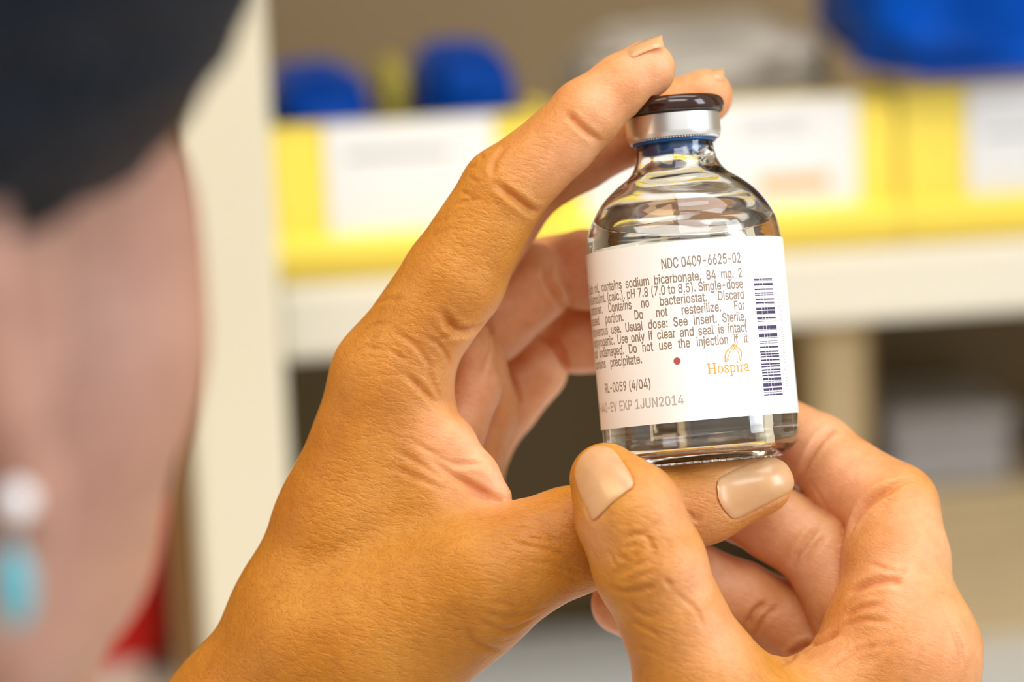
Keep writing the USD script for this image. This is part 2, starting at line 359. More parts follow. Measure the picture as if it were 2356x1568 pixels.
# the liquid: its surface lies level in the place, not in the vial
up_l = np.array([vx[2], vy[2], va[2]])               # the place's vertical in the vial's frame
zl = 51.6
def inner_r(z):
    zz = np.array([p[1] for p in inner_up[2:]]); rr = np.array([p[0] for p in inner_up[2:]])
    o = np.argsort(zz, kind='stable'); return np.interp(z, zz[o], rr[o])
n_a, rows = 128, 60
ang = np.linspace(0, 2 * np.pi, n_a, endpoint=False)
vv = []
for k in range(rows + 1):
    s = k / rows
    for a in ang:
        top = zl
        for _ in range(12):
            r_i = inner_r(top) + 0.06
            top = zl - (up_l[0] * math.cos(a) * r_i + up_l[1] * math.sin(a) * r_i) / up_l[2]
        z_ = 3.15 + (top - 3.15) * s
        vv.append(((inner_r(z_) + 0.06) * math.cos(a), (inner_r(z_) + 0.06) * math.sin(a), z_ + (0.55 if k == rows else 0)))
base_n = len(vv)
for q in (0.965, 0.92, 0.6, 0.3):                     # meniscus, then the level surface
    for a in range(n_a):
        x_, y_, z_ = vv[rows * n_a + a]
        zz_ = zl - (up_l[0] * x_ * q + up_l[1] * y_ * q) / up_l[2]
        vv.append((x_ * q, y_ * q, zz_ + (0.13 if q > 0.96 else 0)))
vv += [(0, 0, zl), (0, 0, 3.06)]
ff = []
for k in range(rows + 4):
    for a in range(n_a):
        b_ = (a + 1) % n_a; i0, i1 = k * n_a, (k + 1) * n_a
        ff += [(i0 + a, i0 + b_, i1 + b_), (i0 + a, i1 + b_, i1 + a)]
for a in range(n_a):
    b_ = (a + 1) % n_a
    ff += [((rows + 4) * n_a + a, (rows + 4) * n_a + b_, len(vv) - 2), (b_, a, len(vv) - 1)]
liq = trimesh.Trimesh(np.array(vv) * mm, np.array(ff), process=False); liq.fix_normals()
part('liquid', liq, M['water'], vial, smooth=50, label='clear colourless liquid up to the shoulder')
part('rubber_stopper', lathe([(0, 65.2), (5.6, 65.2), (6.15, 65.7), (6.25, 73.1), (9.2, 73.1), (9.3, 74.0), (0, 74.0)], 64).apply_scale(mm), M['stopper'], vial, smooth=35)
part('neck_band', lathe([(8.2, 67.75), (8.6, 67.75), (8.85, 68.0), (8.9, 68.9), (8.2, 68.9), (8.2, 67.75)], 96).apply_scale(mm), M['stopper'], vial, smooth=35, label='blue ring showing under the seal')
seal = [(8.6, 68.55), (9.3, 68.4), (9.75, 68.75), (9.95, 69.4), (10.05, 70.0), (10.05, 73.6), (9.8, 74.0), (0, 74.1)]
part('aluminium_seal', lathe(seal, 128).apply_scale(mm), M['alu'], vial, smooth=30)
crimp = []
for k in range(96):
    a = 2 * np.pi * k / 96
    b = trimesh.creation.icosphere(1, 0.16); b.apply_scale([1, 1.2, 1]); b.apply_translation([9.35 * math.cos(a), 9.35 * math.sin(a), 68.5]); crimp.append(b)
part('crimp', cat(*crimp).apply_scale(mm), M['alu'], vial, smooth=True, kind='stuff')
capp = [(0, 73.9), (10.2, 73.9), (10.9, 74.1), (11.15, 74.6), (11.2, 75.3), (11.1, 76.2), (10.75, 76.9), (10.2, 77.25), (9.2, 77.35), (0, 77.35)]
part('flip_cap', lathe(capp, 128).apply_scale(mm), M['cap'], vial, smooth=35)
# moulded ticks around the foot
ticks = []
for k in range(60):
    a = 2 * np.pi * k / 60
    b = bx(1.9, 0.55, 0.35, bevel=0.12); b.apply_transform(trimesh.transformations.rotation_matrix(0.5, [0, 0, 1])); b.apply_translation([15.9, 0, 0.39]); b.apply_transform(trimesh.transformations.rotation_matrix(a, [0, 0, 1])); ticks.append(b)
part('foot_ridge', cat(*ticks).apply_scale(mm), M['glass'], vial, kind='stuff')

# label: a paper sleeve, open at the back
RL = R + 0.06
def wrapm(m, r):
    """Bends a flat mesh, x along the label, y up the vial, z off the label, round the vial; x is measured from the label's front line."""
    v = m.vertices.copy(); a = v[:, 0] / RL - np.pi / 2
    m = m.copy(); m.vertices = np.stack([(r + v[:, 2]) * np.cos(a), (r + v[:, 2]) * np.sin(a), v[:, 1]], 1); m.apply_scale(mm)
    return m
LZ0, LZ1 = 8.9, 45.9
A0, A1 = -150, 138                                    # degrees round from the front
th = np.radians(np.linspace(A0, A1, 121)) - np.pi / 2
lv, lf = [], []
for r in (RL, RL + 0.10):
    for z in (LZ0, LZ1):
        lv += [(r * math.cos(a), r * math.sin(a), z) for a in th]
n = len(th)
for i in range(n - 1):
    a, b, c, d = i, n + i, 2 * n + i, 3 * n + i
    lf += [(a, b, b + 1), (a, b + 1, a + 1), (c, c + 1, d + 1), (c, d + 1, d), (a, a + 1, c + 1), (a, c + 1, c), (b, d, d + 1), (b, d + 1, b + 1)]
lf += [(0, 2 * n, 3 * n), (0, 3 * n, n), (n - 1, 2 * n - 1, 4 * n - 1), (n - 1, 4 * n - 1, 3 * n - 1)]
lab = trimesh.Trimesh(np.array(lv) * mm, np.array(lf), process=False); lab.fix_normals()
label_p = part('label', lab, M['label'], vial, smooth=30, label='white paper label printed with brown text and a barcode')
RT = RL + 0.105
words = {}
def word(txt, h, bold=False):
    k = (txt, h, bold)
    if k not in words:
        m = meshkit.text_mesh(txt, h, 0.004, bold)
        m.update_faces(m.face_normals[:, 2] > -0.5); m.remove_unreferenced_vertices()
        words[k] = m
    return words[k].copy()
def line(txt, x0, x1, y, h, sx, bold=False, justify=True):
    """One line of print from x0 to x1 mm, its words narrowed by sx and spread out to fill the line."""
    ws = [word(t, h, bold) for t in txt.split(' ')]
    nat = sum(m.bounds[1, 0] for m in ws); gap = h * 0.42
    if not sx: sx = (x1 - x0) / (nat + gap * (len(ws) - 1))          # narrowed so that it just fills the line
    sx = min(sx, (x1 - x0) / (nat + gap * (len(ws) - 1)))
    for m in ws: m.apply_scale([sx, 1, 1])
    wd = [m.bounds[1, 0] for m in ws]
    sp = (x1 - x0 - sum(wd)) / max(len(ws) - 1, 1)
    out, x = [], x0
    for m, w_ in zip(ws, wd):
        m.apply_translation([x, y, 0]); out.append(m); x += w_ + sp
    return cat(*out)
XL, XR = -30.8, 10.75
rows_ = [('NDC 0409-6625-02', -6.3, XR, 40.5, 2.05, 0, 'print', True),
         ('Each mL contains sodium bicarbonate, 84 mg. 2', XL, XR, 37.50, 1.85, 0.66, 'print', True),
         ('mOsmol/mL (calc.). pH 7.8 (7.0 to 8.5). Single-dose', XL, XR, 35.25, 1.85, 0.66, 'print', True),
         ('container. Contains no bacteriostat. Discard', XL, XR, 33.05, 1.85, 0.66, 'print', True),
         ('unused portion. Do not resterilize. For', XL, XR, 30.80, 1.85, 0.66, 'print', True),
         ('intravenous use. Usual dose: See insert. Sterile,', XL, XR, 28.50, 1.85, 0.66, 'print', True),
         ('nonpyrogenic. Use only if clear and seal is intact', XL, XR, 26.25, 1.85, 0.66, 'print', True),
         ('and undamaged. Do not use the injection if it', XL, XR, 24.00, 1.85, 0.66, 'print', True),
         ('contains precipitate.', XL, -12.4, 21.70, 1.85, 0.70, 'print', True),
         ('RL-0059 (4/04)', -25.2, -10.9, 16.45, 1.95, 0, 'print', True),
         ('43-440-EV EXP 1JUN2014', -33.0, -4.1, 12.45, 1.95, 0, 'print_grey', True)]
for txt, x0, x1, y, h, sx, ink, bold in rows_:
    part('text_line', wrapm(line(txt, x0, x1, y, h, sx, bold), RT), M[ink], label_p)
part('red_dot', wrapm(trimesh.creation.cylinder(radius=0.74, height=0.01, sections=28).apply_translation([-4.72, 21.38, 0]), RT), M['dot'], label_p, label='small dark red dot')
# barcode: bars stacked up the label, measured from its top, (start, thickness) in tenths of a millimetre of print
bars = [(0, 2), (3.5, 1), (9, 5), (20, 3), (28, 2.5), (32, 2.5), (40, 3), (47, 3), (50.5, 1), (58, 5), (65, 6), (71.5, 1), (78, 3), (82, 1), (86, 1), (95, 7), (103, 1), (111, 7), (119, 1),
        (126, 1), (130, 1), (137, 3), (146, 3), (151, 3), (156, 3), (163, 3), (171, 3), (176, 3), (183, 3), (188, 3), (194, 3), (200, 5), (207, 1), (211, 7), (221, 5), (229, 1), (233, 3)]
bm = []
top = 37.0
for s, t_ in bars:
    y0, y1 = top - (s + t_) * 0.1027, top - s * 0.1027
    for k in range(6):
        xa, xb = 13.65 + (19.65 - 13.65) * k / 6, 13.65 + (19.65 - 13.65) * (k + 1) / 6
        m = trimesh.Trimesh(np.array([(xa, y0, 0), (xb, y0, 0), (xb, y1, 0), (xa, y1, 0)]), np.array([(0, 1, 2), (0, 2, 3)]), process=False); bm.append(m)
part('barcode', wrapm(cat(*bm), RT), M['bar'], label_p, label='violet black barcode printed up the label')
dg = line('(01)7 0 030409 662502 5', 0, 21.2, 0, 1.25, 0.85)
dg.apply_transform(trimesh.transformations.rotation_matrix(np.pi / 2, [0, 0, 1])); dg.apply_translation([22.6, 14.3, 0])
part('barcode_digits', wrapm(dg, RT), M['print_grey'], label_p)

# the maker's word mark in thin serif letters, with the looped emblem above it
def stroke(pts, w, smooth=True):
    p = spline(pts, 8) if smooth and len(pts) > 2 else np.array(pts, float)
    return LineString(p).buffer(w / 2, cap_style=1, resolution=4)
def serif(x, y, w=0.42, t=0.11): return sbox(x - w / 2, y - t / 2, x + w / 2, y + t / 2)
TH, TN = 0.24, 0.12                                   # thick and thin strokes, letters drawn one unit per x-height
def ell(cx, cy, rx, ry, a0, a1, w):
    a = np.radians(np.linspace(a0, a1, 22)); return LineString(np.stack([cx + rx * np.cos(a), cy + ry * np.sin(a)], 1)).buffer(w / 2, cap_style=2)
def ring(cx, cy, rx, ry):
    o = affinity.scale(Point(0, 0).buffer(1, 24), rx, ry); i = affinity.scale(Point(0, 0).buffer(1, 24), rx - TH * 0.85, ry - TN * 0.7)
    return affinity.translate(o.difference(i), cx, cy)
glyph = {
    'H': (1.45, [sbox(0.14, 0, 0.14 + TH, 1.42), sbox(0.98, 0, 0.98 + TH, 1.42), sbox(0.2, 0.66, 1.1, 0.66 + TN), serif(0.26, 0.04, .52), serif(1.1, 0.04, .52), serif(0.26, 1.38, .52), serif(1.1, 1.38, .52)]),
    'o': (1.05, [ring(0.5, 0.49, 0.46, 0.52)]),
    's': (0.78, [stroke([(0.62, 0.78), (0.48, 0.95), (0.28, 0.97), (0.13, 0.80), (0.2, 0.62), (0.45, 0.46), (0.62, 0.3), (0.55, 0.08), (0.33, 0.01), (0.14, 0.07), (0.08, 0.24)], 0.17)]),
    'p': (1.08, [sbox(0.16, -0.5, 0.16 + TH * 0.85, 0.97), serif(0.26, -0.46, .5), stroke([(0.02, 0.86), (0.25, 0.98)], 0.1, False), ell(0.5, 0.48, 0.42, 0.47, -118, 125, 0.17)]),
    'i': (0.50, [sbox(0.15, 0, 0.15 + TH * 0.85, 0.97), serif(0.25, 0.04, .48), stroke([(0.02, 0.86), (0.22, 0.98)], 0.1, False), Point(0.25, 1.32).buffer(0.13)]),
    'r': (0.74, [sbox(0.16, 0, 0.16 + TH * 0.85, 0.97), serif(0.26, 0.04, .5), stroke([(0.02, 0.86), (0.24, 0.98)], 0.1, False), stroke([(0.34, 0.66), (0.45, 0.88), (0.66, 0.9)], 0.16)]),
    'a': (0.92, [stroke([(0.14, 0.76), (0.28, 0.96), (0.5, 0.94), (0.62, 0.75), (0.62, 0.1), (0.70, 0.03), (0.84, 0.06)], 0.18), ell(0.38, 0.28, 0.26, 0.25, 20, 340, 0.15)])}
gs, x = [], 0.0
for ch in 'Hospira':
    w_, shp = glyph[ch]; gs.append(affinity.translate(unary_union(shp), x, 0)); x += w_ + 0.04
sc = (10.55 - 1.3) / x
word_mark = affinity.scale(unary_union(gs), sc, 1.48, origin=(0, 0))
word_mark = affinity.translate(word_mark, 1.3, 18.15)
loops = []
for (x0, x1, bend, w_) in ((5.15, 7.35, -0.75, 0.26), (5.35, 7.6, -0.15, 0.17), (5.6, 8.0, 0.05, 0.15), (8.55, 7.35, 0.95, 0.24), (8.45, 7.0, 0.45, 0.15)):
    loops.append(stroke([(x0, 20.35), ((x0 + x1) / 2 + bend, 22.2), (x1, 23.75)], w_))
def flat(shape, h=0.006):
    ms = [trimesh.creation.triangulate_polygon(p_, engine='earcut') for p_ in getattr(shape, 'geoms', [shape])]
    v, f, o = [], [], 0
    for a, b in ms:
        v.append(np.c_[a, np.full(len(a), h)]); f.append(b + o); o += len(a)
    m = trimesh.Trimesh(np.vstack(v), np.vstack(f), process=False)
    if m.face_normals[:, 2].mean() < 0: m.invert()
    return m
part('word_mark', wrapm(flat(word_mark), RT), M['gold'], label_p, label='gold serif lettering')
part('emblem', wrapm(flat(unary_union(loops)), RT), M['gold'], label_p, label='gold emblem of looped strokes')

# ------------------------------------------------------------------ the person: distance fields meshed into one skin
def smin(a, b, k):
    if k <= 0: return np.minimum(a, b)
    h = np.clip(0.5 + 0.5 * (b - a) / k, 0, 1)
    return b + (a - b) * h - k * h * (1 - h)
def round_cone(p, a, b, r1, r2):
    ba = b - a; l2 = ba @ ba; rr = r1 - r2; a2 = l2 - rr * rr
    if a2 <= 0:
        return np.linalg.norm(p - (a if r1 > r2 else b), axis=-1) - max(r1, r2)
    il2 = 1.0 / l2
    pa = p - a
    y = pa @ ba; z = y - l2
    w = pa * l2 - y[..., None] * ba
    x2 = (w * w).sum(-1)
    y2 = y * y * l2; z2 = z * z * l2
    k = np.sign(rr) * rr * rr * x2
    out = (np.sqrt(x2 * a2 * il2) + y * rr) * il2 - r1
    c1 = np.sign(z) * a2 * z2 > k
    c2 = np.sign(y) * a2 * y2 < k
    out = np.where(c2, np.sqrt(x2 + y2) * il2 - r1, out)
    out = np.where(c1, np.sqrt(x2 + z2) * il2 - r2, out)
    return out
def tri_sdf(p, a, b, c, r):
    ba, cb, ac = b - a, c - b, a - c
    nor = np.cross(ba, ac); pa, pb, pc = p - a, p - b, p - c
    s = np.sign(pa @ np.cross(ba, nor)) + np.sign(pb @ np.cross(cb, nor)) + np.sign(pc @ np.cross(ac, nor))
    def seg(q, e): return ((q - np.clip(q @ e / (e @ e), 0, 1)[..., None] * e) ** 2).sum(-1)
    edge = np.minimum(np.minimum(seg(pa, ba), seg(pb, cb)), seg(pc, ac))
    face = (pa @ nor) ** 2 / (nor @ nor)
    return np.sqrt(np.where(s < 2, edge, face)) - r
def ell_sdf(p, c, rad, rot=None):
    q = p - c
    if rot is not None: q = q @ rot.T
    k0 = np.linalg.norm(q / rad, axis=-1); k1 = np.linalg.norm(q / (rad * rad), axis=-1)
    return k0 * (k0 - 1) / np.maximum(k1, 1e-9)

class Part:
    """Primitives that melt into one another with radius k."""
    def __init__(s, k): s.k, s.pr = k, []
    def chain(s, *js):
        for (a, ra), (b, rb) in zip(js, js[1:]): s.pr.append(('c', a, b, ra, rb))
        return s
    def tri(s, a, b, c, r): s.pr.append(('t', a, b, c, r)); return s
    def ell(s, c, rad, rot=None): s.pr.append(('e', np.asarray(c), np.asarray(rad), rot)); return s
    def box(s, q):
        if q[0] == 'c': lo, hi = np.minimum(q[1] - q[3], q[2] - q[4]), np.maximum(q[1] + q[3], q[2] + q[4])
        elif q[0] == 't': lo, hi = np.min(q[1:4], 0) - q[4], np.max(q[1:4], 0) + q[4]
        else: m = max(q[2]); lo, hi = q[1] - m, q[1] + m
        return lo, hi
    def one(s, q, p):
        if q[0] == 'c': return round_cone(p, *q[1:])
        if q[0] == 't': return tri_sdf(p, *q[1:])
        return ell_sdf(p, *q[1:])
    def at(s, p):
        d = None
        for q in s.pr:
            e = s.one(q, p); d = e if d is None else smin(d, e, s.k)
        return d
    def grid(s, org, h, shape):
        d = np.full(shape, 9.0, np.float32)
        for q in s.pr:
            lo, hi = s.box(q); m = 2 * s.k + 4 * h
            i0 = np.clip(np.floor((lo - m - org) / h).astype(int), 0, shape); i1 = np.clip(np.ceil((hi + m - org) / h).astype(int) + 1, 0, shape)
            if (i1 <= i0).any(): continue
            ax = [org[j] + h * np.arange(i0[j], i1[j]) for j in range(3)]
            p = np.stack(np.meshgrid(*ax, indexing='ij'), -1)
            sl = tuple(slice(a, b) for a, b in zip(i0, i1))
            d[sl] = smin(d[sl], s.one(q, p).astype(np.float32), s.k)
        return d
    def bounds(s):
        b = [s.box(q) for q in s.pr]
        return np.min([x[0] for x in b], 0), np.max([x[1] for x in b], 0)

def surface_nets(d, org, h):
    ins = d < 0
    n = np.array(d.shape) - 1
    cor = [(i, j, k) for i in (0, 1) for j in (0, 1) for k in (0, 1)]
    cnt = sum(ins[i:i + n[0], j:j + n[1], k:k + n[2]].astype(np.int8) for i, j, k in cor)
    cells = np.argwhere((cnt > 0) & (cnt < 8))
    idx = np.full(n, -1, np.int64); idx[tuple(cells.T)] = np.arange(len(cells))
    val = np.stack([d[cells[:, 0] + i, cells[:, 1] + j, cells[:, 2] + k] for i, j, k in cor], 1).astype(float)
    acc = np.zeros((len(cells), 3)); num = np.zeros(len(cells))
    for a in range(8):
        for b in range(a + 1, 8):
            ca, cb = np.array(cor[a]), np.array(cor[b])
            if abs(ca - cb).sum() != 1: continue
            cross = (val[:, a] < 0) != (val[:, b] < 0)
            t = np.where(cross, val[:, a] / np.where(cross, val[:, a] - val[:, b], 1), 0)
            acc += np.where(cross[:, None], ca + t[:, None] * (cb - ca), 0); num += cross
    v = org + h * (cells + acc / num[:, None])
    F = []
    for ax in range(3):
        o1, o2 = (ax + 1) % 3, (ax + 2) % 3
        sl0, sl1 = [slice(None)] * 3, [slice(None)] * 3
        sl0[ax] = slice(0, -1); sl1[ax] = slice(1, None)
        a, b = ins[tuple(sl0)], ins[tuple(sl1)]
        e = np.argwhere(a != b)
        e = e[(e[:, o1] > 0) & (e[:, o2] > 0) & (e[:, o1] < d.shape[o1] - 1) & (e[:, o2] < d.shape[o2] - 1)]
        flip = a[tuple(e.T)]
        q = []
        for d1, d2 in ((-1, -1), (0, -1), (0, 0), (-1, 0)):
            c = e.copy(); c[:, o1] += d1; c[:, o2] += d2; q.append(idx[tuple(c.T)])
        q = np.stack(q, 1); q[~flip] = q[~flip][:, ::-1]
        F.append(q)
    q = np.vstack(F)
    return v, np.vstack([q[:, [0, 1, 2]], q[:, [0, 2, 3]]])

def J(px, py, dz, rpx):
    return P(px, py, dz), rpx * MMPX * (DIST + dz / 1000) / DIST / 1000
def CH(k, *js): return Part(k * mm).chain(*[J(*j) for j in js])
def T3(part_, a, b, c, rpx):
    part_.tri(J(*a, rpx)[0], J(*b, rpx)[0], J(*c, rpx)[0], J(*a, rpx)[1]); return part_

HRES = 0.55 * mm
def field(palm, fingers):
    """Where fingers touch one another they crease; at the palm they melt into it."""
    def f(p):
        a = palm.at(p); d = a
        for g_, k in fingers: d = np.minimum(d, smin(a, g_.at(p), k * mm))
        return d
    return f
def build_hand(palm, fingers, lo, hi):
    h = HRES
    shape = tuple(np.ceil((hi - lo) / h).astype(int) + 1)
    a = palm.grid(lo, h, shape); d = a.copy()
    for g_, k in fingers: d = np.minimum(d, smin(a, g_.grid(lo, h, shape), k * mm))
    # close the cut ends
    for ax in range(3):
        s = [slice(None)] * 3
        s[ax] = 0; d[tuple(s)] = np.maximum(d[tuple(s)], h); s[ax] = -1; d[tuple(s)] = np.maximum(d[tuple(s)], h)
    v, f = surface_nets(d, lo, h)
    return trimesh.Trimesh(v, f, process=False)

# ---- left hand: fingertips on the vial's cap, ring and little finger behind it, thumb under its foot
l_index = CH(1.6, (890, 862, -2, 118), (1045, 640, -4, 117), (1160, 437, -5, 98), (1292, 322, -5, 82), (1348, 262, -5, 80), (1430, 195, -4, 69), (1487, 160, -3, 67))
l_middle = CH(1.6, (930, 830, 20, 105), (1205, 418, 18, 92), (1330, 360, 18.5, 79), (1450, 300, 19, 76), (1540, 255, 19, 66), (1622, 222, 18, 64))
l_ring = CH(2.0, (1000, 830, 31, 100), (1120, 735, 31, 102), (1222, 655, 31, 97))
l_ring_mid = CH(1.5, (1345, 620, 34, 94), (1480, 640, 38, 80), (1600, 690, 36, 70))
l_ring_mid.chain(J(1215, 612, 37, 62), J(1345, 590, 39, 62))
l_little = CH(2.0, (1080, 1010, 46, 90), (1150, 925, 47, 87), (1225, 848, 47, 82))
l_little_mid = CH(1.5, (1332, 774, 48, 86), (1410, 782, 48, 72), (1500, 800, 46, 60))
l_little_mid.chain(J(1215, 812, 52, 52), J(1335, 760, 52, 52))
l_web = CH(2.0, (930, 960, -2, 84), (1030, 1018, -6, 60), (1098, 1090, -8, 46), (1148, 1142, -9, 30))
l_pad_a = CH(2.0, (1075, 795, 12, 60), (1085, 890, 14, 66), (1055, 1000, 12, 62))
l_pad_b = CH(2.0, (1100, 840, 22, 66), (1122, 945, 25, 68), (1085, 1060, 24, 70))
l_thumb = CH(2.5, (720, 1500, -6, 165), (1115, 1330, -12, 148), (1205, 1285, -12, 130), (1310, 1245, -10, 121), (1420, 1213, -8, 112), (1500, 1181, -7, 112), (1620, 1149, -7, 97), (1752, 1114, -7, 70))
l_palm = CH(7.0, (890, 868, -1, 120), (776, 1197, 0, 128), (690, 1400, 0, 138), (582, 1660, 2, 186))
l_palm.chain(J(930, 870, 16, 108), J(840, 1190, 18, 116), J(672, 1600, 14, 165))
l_palm.chain(J(990, 900, 30, 100), J(900, 1200, 32, 112), J(680, 1600, 18, 170))
l_palm.chain(J(1085, 990, 44, 98), J(1020, 1180, 42, 115), J(720, 1620, 20, 170))
l_palm.chain(J(1029, 1393, -6, 165), J(829, 1521, -3, 200), J(650, 1700, 2, 220))
l_palm.chain(J(575, 1700, 4, 215), J(380, 1960, 6, 235))
T3(l_palm, (925, 890, 0), (1060, 1325, -9), (655, 1560, -2), 104)
T3(l_palm, (930, 900, 20), (1060, 1180, 30), (720, 1480, 16), 100)
# ---- right hand: thumb against the vial's foot, index finger behind it, the others curled below
r_thumb = CH(2.5, (1394, 1102, -28, 84), (1447, 1182, -30, 120), (1495, 1300, -30, 127), (1548, 1422, -28, 118), (1612, 1568, -25, 148), (1700, 1720, -20, 195))
r_index = CH(1.2, (2110, 1500, -8, 130), (2070, 1380, -6, 123), (2062, 1290, -2, 124), (2056, 1168, 3, 104), (1949, 1105, 11, 97), (1881, 1042, 17, 90), (1780, 975, 25, 72))
r_middle = CH(1.2, (1990, 1490, 10, 112), (1945, 1370, 8, 98), (1885, 1265, 9, 93), (1790, 1208, 11, 87), (1707, 1165, 12, 82), (1610, 1150, 14, 70))
r_ring = CH(1.2, (1940, 1580, 20, 112), (1870, 1490, 16, 98), (1798, 1425, 15, 90), (1700, 1375, 13, 86), (1600, 1330, 12, 80), (1530, 1310, 12, 68))
r_little = CH(1.2, (1900, 1680, 34, 100), (1740, 1540, 28, 84), (1560, 1440, 16, 74), (1430, 1388, 10, 70))
r_palm = CH(7.0, (1700, 1730, -18, 190), (1900, 1950, -8, 230))
r_palm.chain(J(2110, 1505, -8, 128), J(2090, 1700, -4, 160), J(2020, 1950, 2, 230))
r_palm.chain(J(2000, 1560, 10, 118), J(1990, 1950, 10, 220))
r_palm.chain(J(1950, 1640, 24, 112), J(1980, 1950, 14, 220))
r_palm.chain(J(1990, 1945, 4, 235), J(2080, 2240, 6, 250))
r_palm.chain(J(2005, 1448, -5, 110), J(2100, 1490, -6, 125))
T3(r_palm, (1700, 1720, -16), (2060, 1520, -8), (2010, 1900, -2), 122)

def hand_bounds(ps, x0, x1, y0, y1):
    lo = np.min([p_.bounds()[0] for p_ in ps], 0); hi = np.max([p_.bounds()[1] for p_ in ps], 0)
    return lo - 3 * mm, hi + 3 * mm
LF = [(l_index, 4.5), (l_middle, 4), (l_ring, 3.0), (l_ring_mid, 0.6), (l_little, 3.0), (l_little_mid, 0.6), (l_pad_a, 1.5), (l_pad_b, 1.5), (l_web, 2.2), (l_thumb, 6)]
RF = [(r_thumb, 8), (r_index, 6), (r_middle, 3), (r_ring, 3), (r_little, 4)]
lo, hi = hand_bounds([l_palm] + [a for a, _ in LF], 0, 0, 0, 0)
left_hand = build_hand(l_palm, LF, lo, hi)
lo, hi = hand_bounds([r_palm] + [a for a, _ in RF], 0, 0, 0, 0)
right_hand = build_hand(r_palm, RF, lo, hi)

# ---- head, neck, trunk and arms of the same person (nearer the camera and below the frame)
TURN = math.radians(30)
HR = np.array([math.cos(TURN), -math.sin(TURN), 0.0]); HF = np.array([math.sin(TURN), math.cos(TURN), 0.0]); HU = np.array([0, 0, 1.0])
EAR = P(-67, 703, -265)
HC = EAR - 74 * mm * HR
def hd(x, y, z): return HC + mm * (x * HR + y * HF + z * HU)
HB = np.stack([HR, HF, HU])
def hch(part_, *js):
    return part_.chain(*[(hd(x, y, z), r * mm) for x, y, z, r in js])
skull = Part(14 * mm)
skull.ell(hd(0, -12, 38), np.array([74, 95, 86]) * mm, HB)
skull.ell(hd(0, 42, -8), np.array([62, 54, 70]) * mm, HB)
for s in (-1, 1):
    hch(skull, (s * 50, 58, -15, 16), (s * 34, 74, -18, 15))
    hch(skull, (s * 55, 10, -36, 12), (s * 38, 38, -58, 11), (s * 10, 74, -84, 12))
for s in (-1, 1): hch(skull, (s * 49, 50, -28, 16), (s * 35, 58, -50, 15.5), (s * 18, 66, -68, 14.5), (s * 9, 77, -82, 11))
for s in (-1, 1): hch(skull, (s * 56, 40, 20, 11), (s * 51, 60, 4, 12))
hch(skull, (-10, 79, -83, 11), (10, 79, -83, 11))
hch(skull, (0, -14, -20, 52), (0, -34, -150, 56))
skull.ell(hd(0, 66, -50), np.array([33, 26, 34]) * mm, HB)
face = Part(6 * mm)
hch(face, (0, 94, 12, 6), (0, 108, -19, 8)); hch(face, (-12, 97, -23, 5.5), (12, 97, -23, 5.5))
hch(face, (-34, 84, 24, 8), (-8, 93, 22, 7)); hch(face, (34, 84, 24, 8), (8, 93, 22, 7))
hch(face, (-21, 87, -46, 3.5), (0, 95, -44, 4.5), (21, 87, -46, 3.5)); hch(face, (-18, 87, -53, 3.5), (0, 94, -54, 5), (18, 87, -53, 3.5))
for s in (-1, 1):
    hch(face, (s * 46, 79, 13, 3), (s * 32, 88.5, 19, 3.4), (s * 18, 86, 12, 3)); hch(face, (s * 46, 79, 12, 3), (s * 32, 87, 5, 3.2), (s * 18, 86, 11, 3))
ears = Part(3 * mm)
for s in (-1, 1):
    ears.ell(hd(s * 76, -2, 2), np.array([5.5, 19, 27]) * mm, HB)
    hch(ears, (s * 72, 11, 4, 4.0), (s * 74, 13, 18, 3.8), (s * 80, 4, 30, 3.8), (s * 86, -10, 26, 3.8), (s * 88, -15, 8, 3.8), (s * 85, -10, -10, 4.2), (s * 79, 2, -24, 5.5), (s * 74, 8, -30, 5.5), (s * 71, 12, -20, 4.5))
    hch(ears, (s * 74, 0, 14, 4), (s * 77, -5, 2, 4), (s * 75, 0, -12, 4))
    hch(ears, (s * 71, 10, 2, 4.5), (s * 73, 12, -7, 4.5))
NECK = hd(0, -36, -150)
def sh(x, y, z): return NECK + mm * (x * HR + y * HF + z * HU)
trunk = Part(30 * mm)
def tch(*js): return trunk.chain(*[(sh(x, y, z), r * mm) for x, y, z, r in js])
tch((0, 5, 30, 56), (0, 0, -30, 62)); tch((0, 0, -40, 62), (-160, 5, -62, 52)); tch((0, 0, -40, 62), (160, 5, -62, 52))
tch((-85, 20, -110, 95), (-75, 30, -260, 92)); tch((85, 20, -110, 95), (75, 30, -260, 92)); tch((0, 28, -250, 115), (0, 15, -440, 118))
LS, RS = sh(-172, 8, -72), sh(172, 8, -72)
LE, RE = np.array([-0.33, 0.58, EYE[2] - 0.47]), np.array([0.17, 0.47, EYE[2] - 0.47])
LW, RW = J(430, 1890, 6, 235), J(2072, 2200, 6, 250)
arms = Part(16 * mm)
arms.chain((LS, 48 * mm), (0.5 * LS + 0.5 * LE, 44 * mm), (LE, 38 * mm), (0.6 * LE + 0.4 * LW[0], 41 * mm), LW)
arms.chain((RS, 48 * mm), (0.5 * RS + 0.5 * RE, 44 * mm), (RE, 38 * mm), (0.6 * RE + 0.4 * RW[0], 41 * mm), RW)
def body_mesh(parts, h, fn):
    lo = np.min([p_.bounds()[0] for p_ in parts], 0) - 12 * mm; hi = np.max([p_.bounds()[1] for p_ in parts], 0) + 12 * mm
    shape = tuple(np.ceil((hi - lo) / h).astype(int) + 1)
    d = fn(lo, h, shape)
    v, f = surface_nets(d, lo, h)
    return trimesh.Trimesh(v, f, process=False)
head = body_mesh([skull, face, ears], 2.0 * mm, lambda o, h, s: np.minimum(smin(smin(skull.grid(o, h, s), face.grid(o, h, s), 5 * mm), ears.grid(o, h, s), 4 * mm), 9))
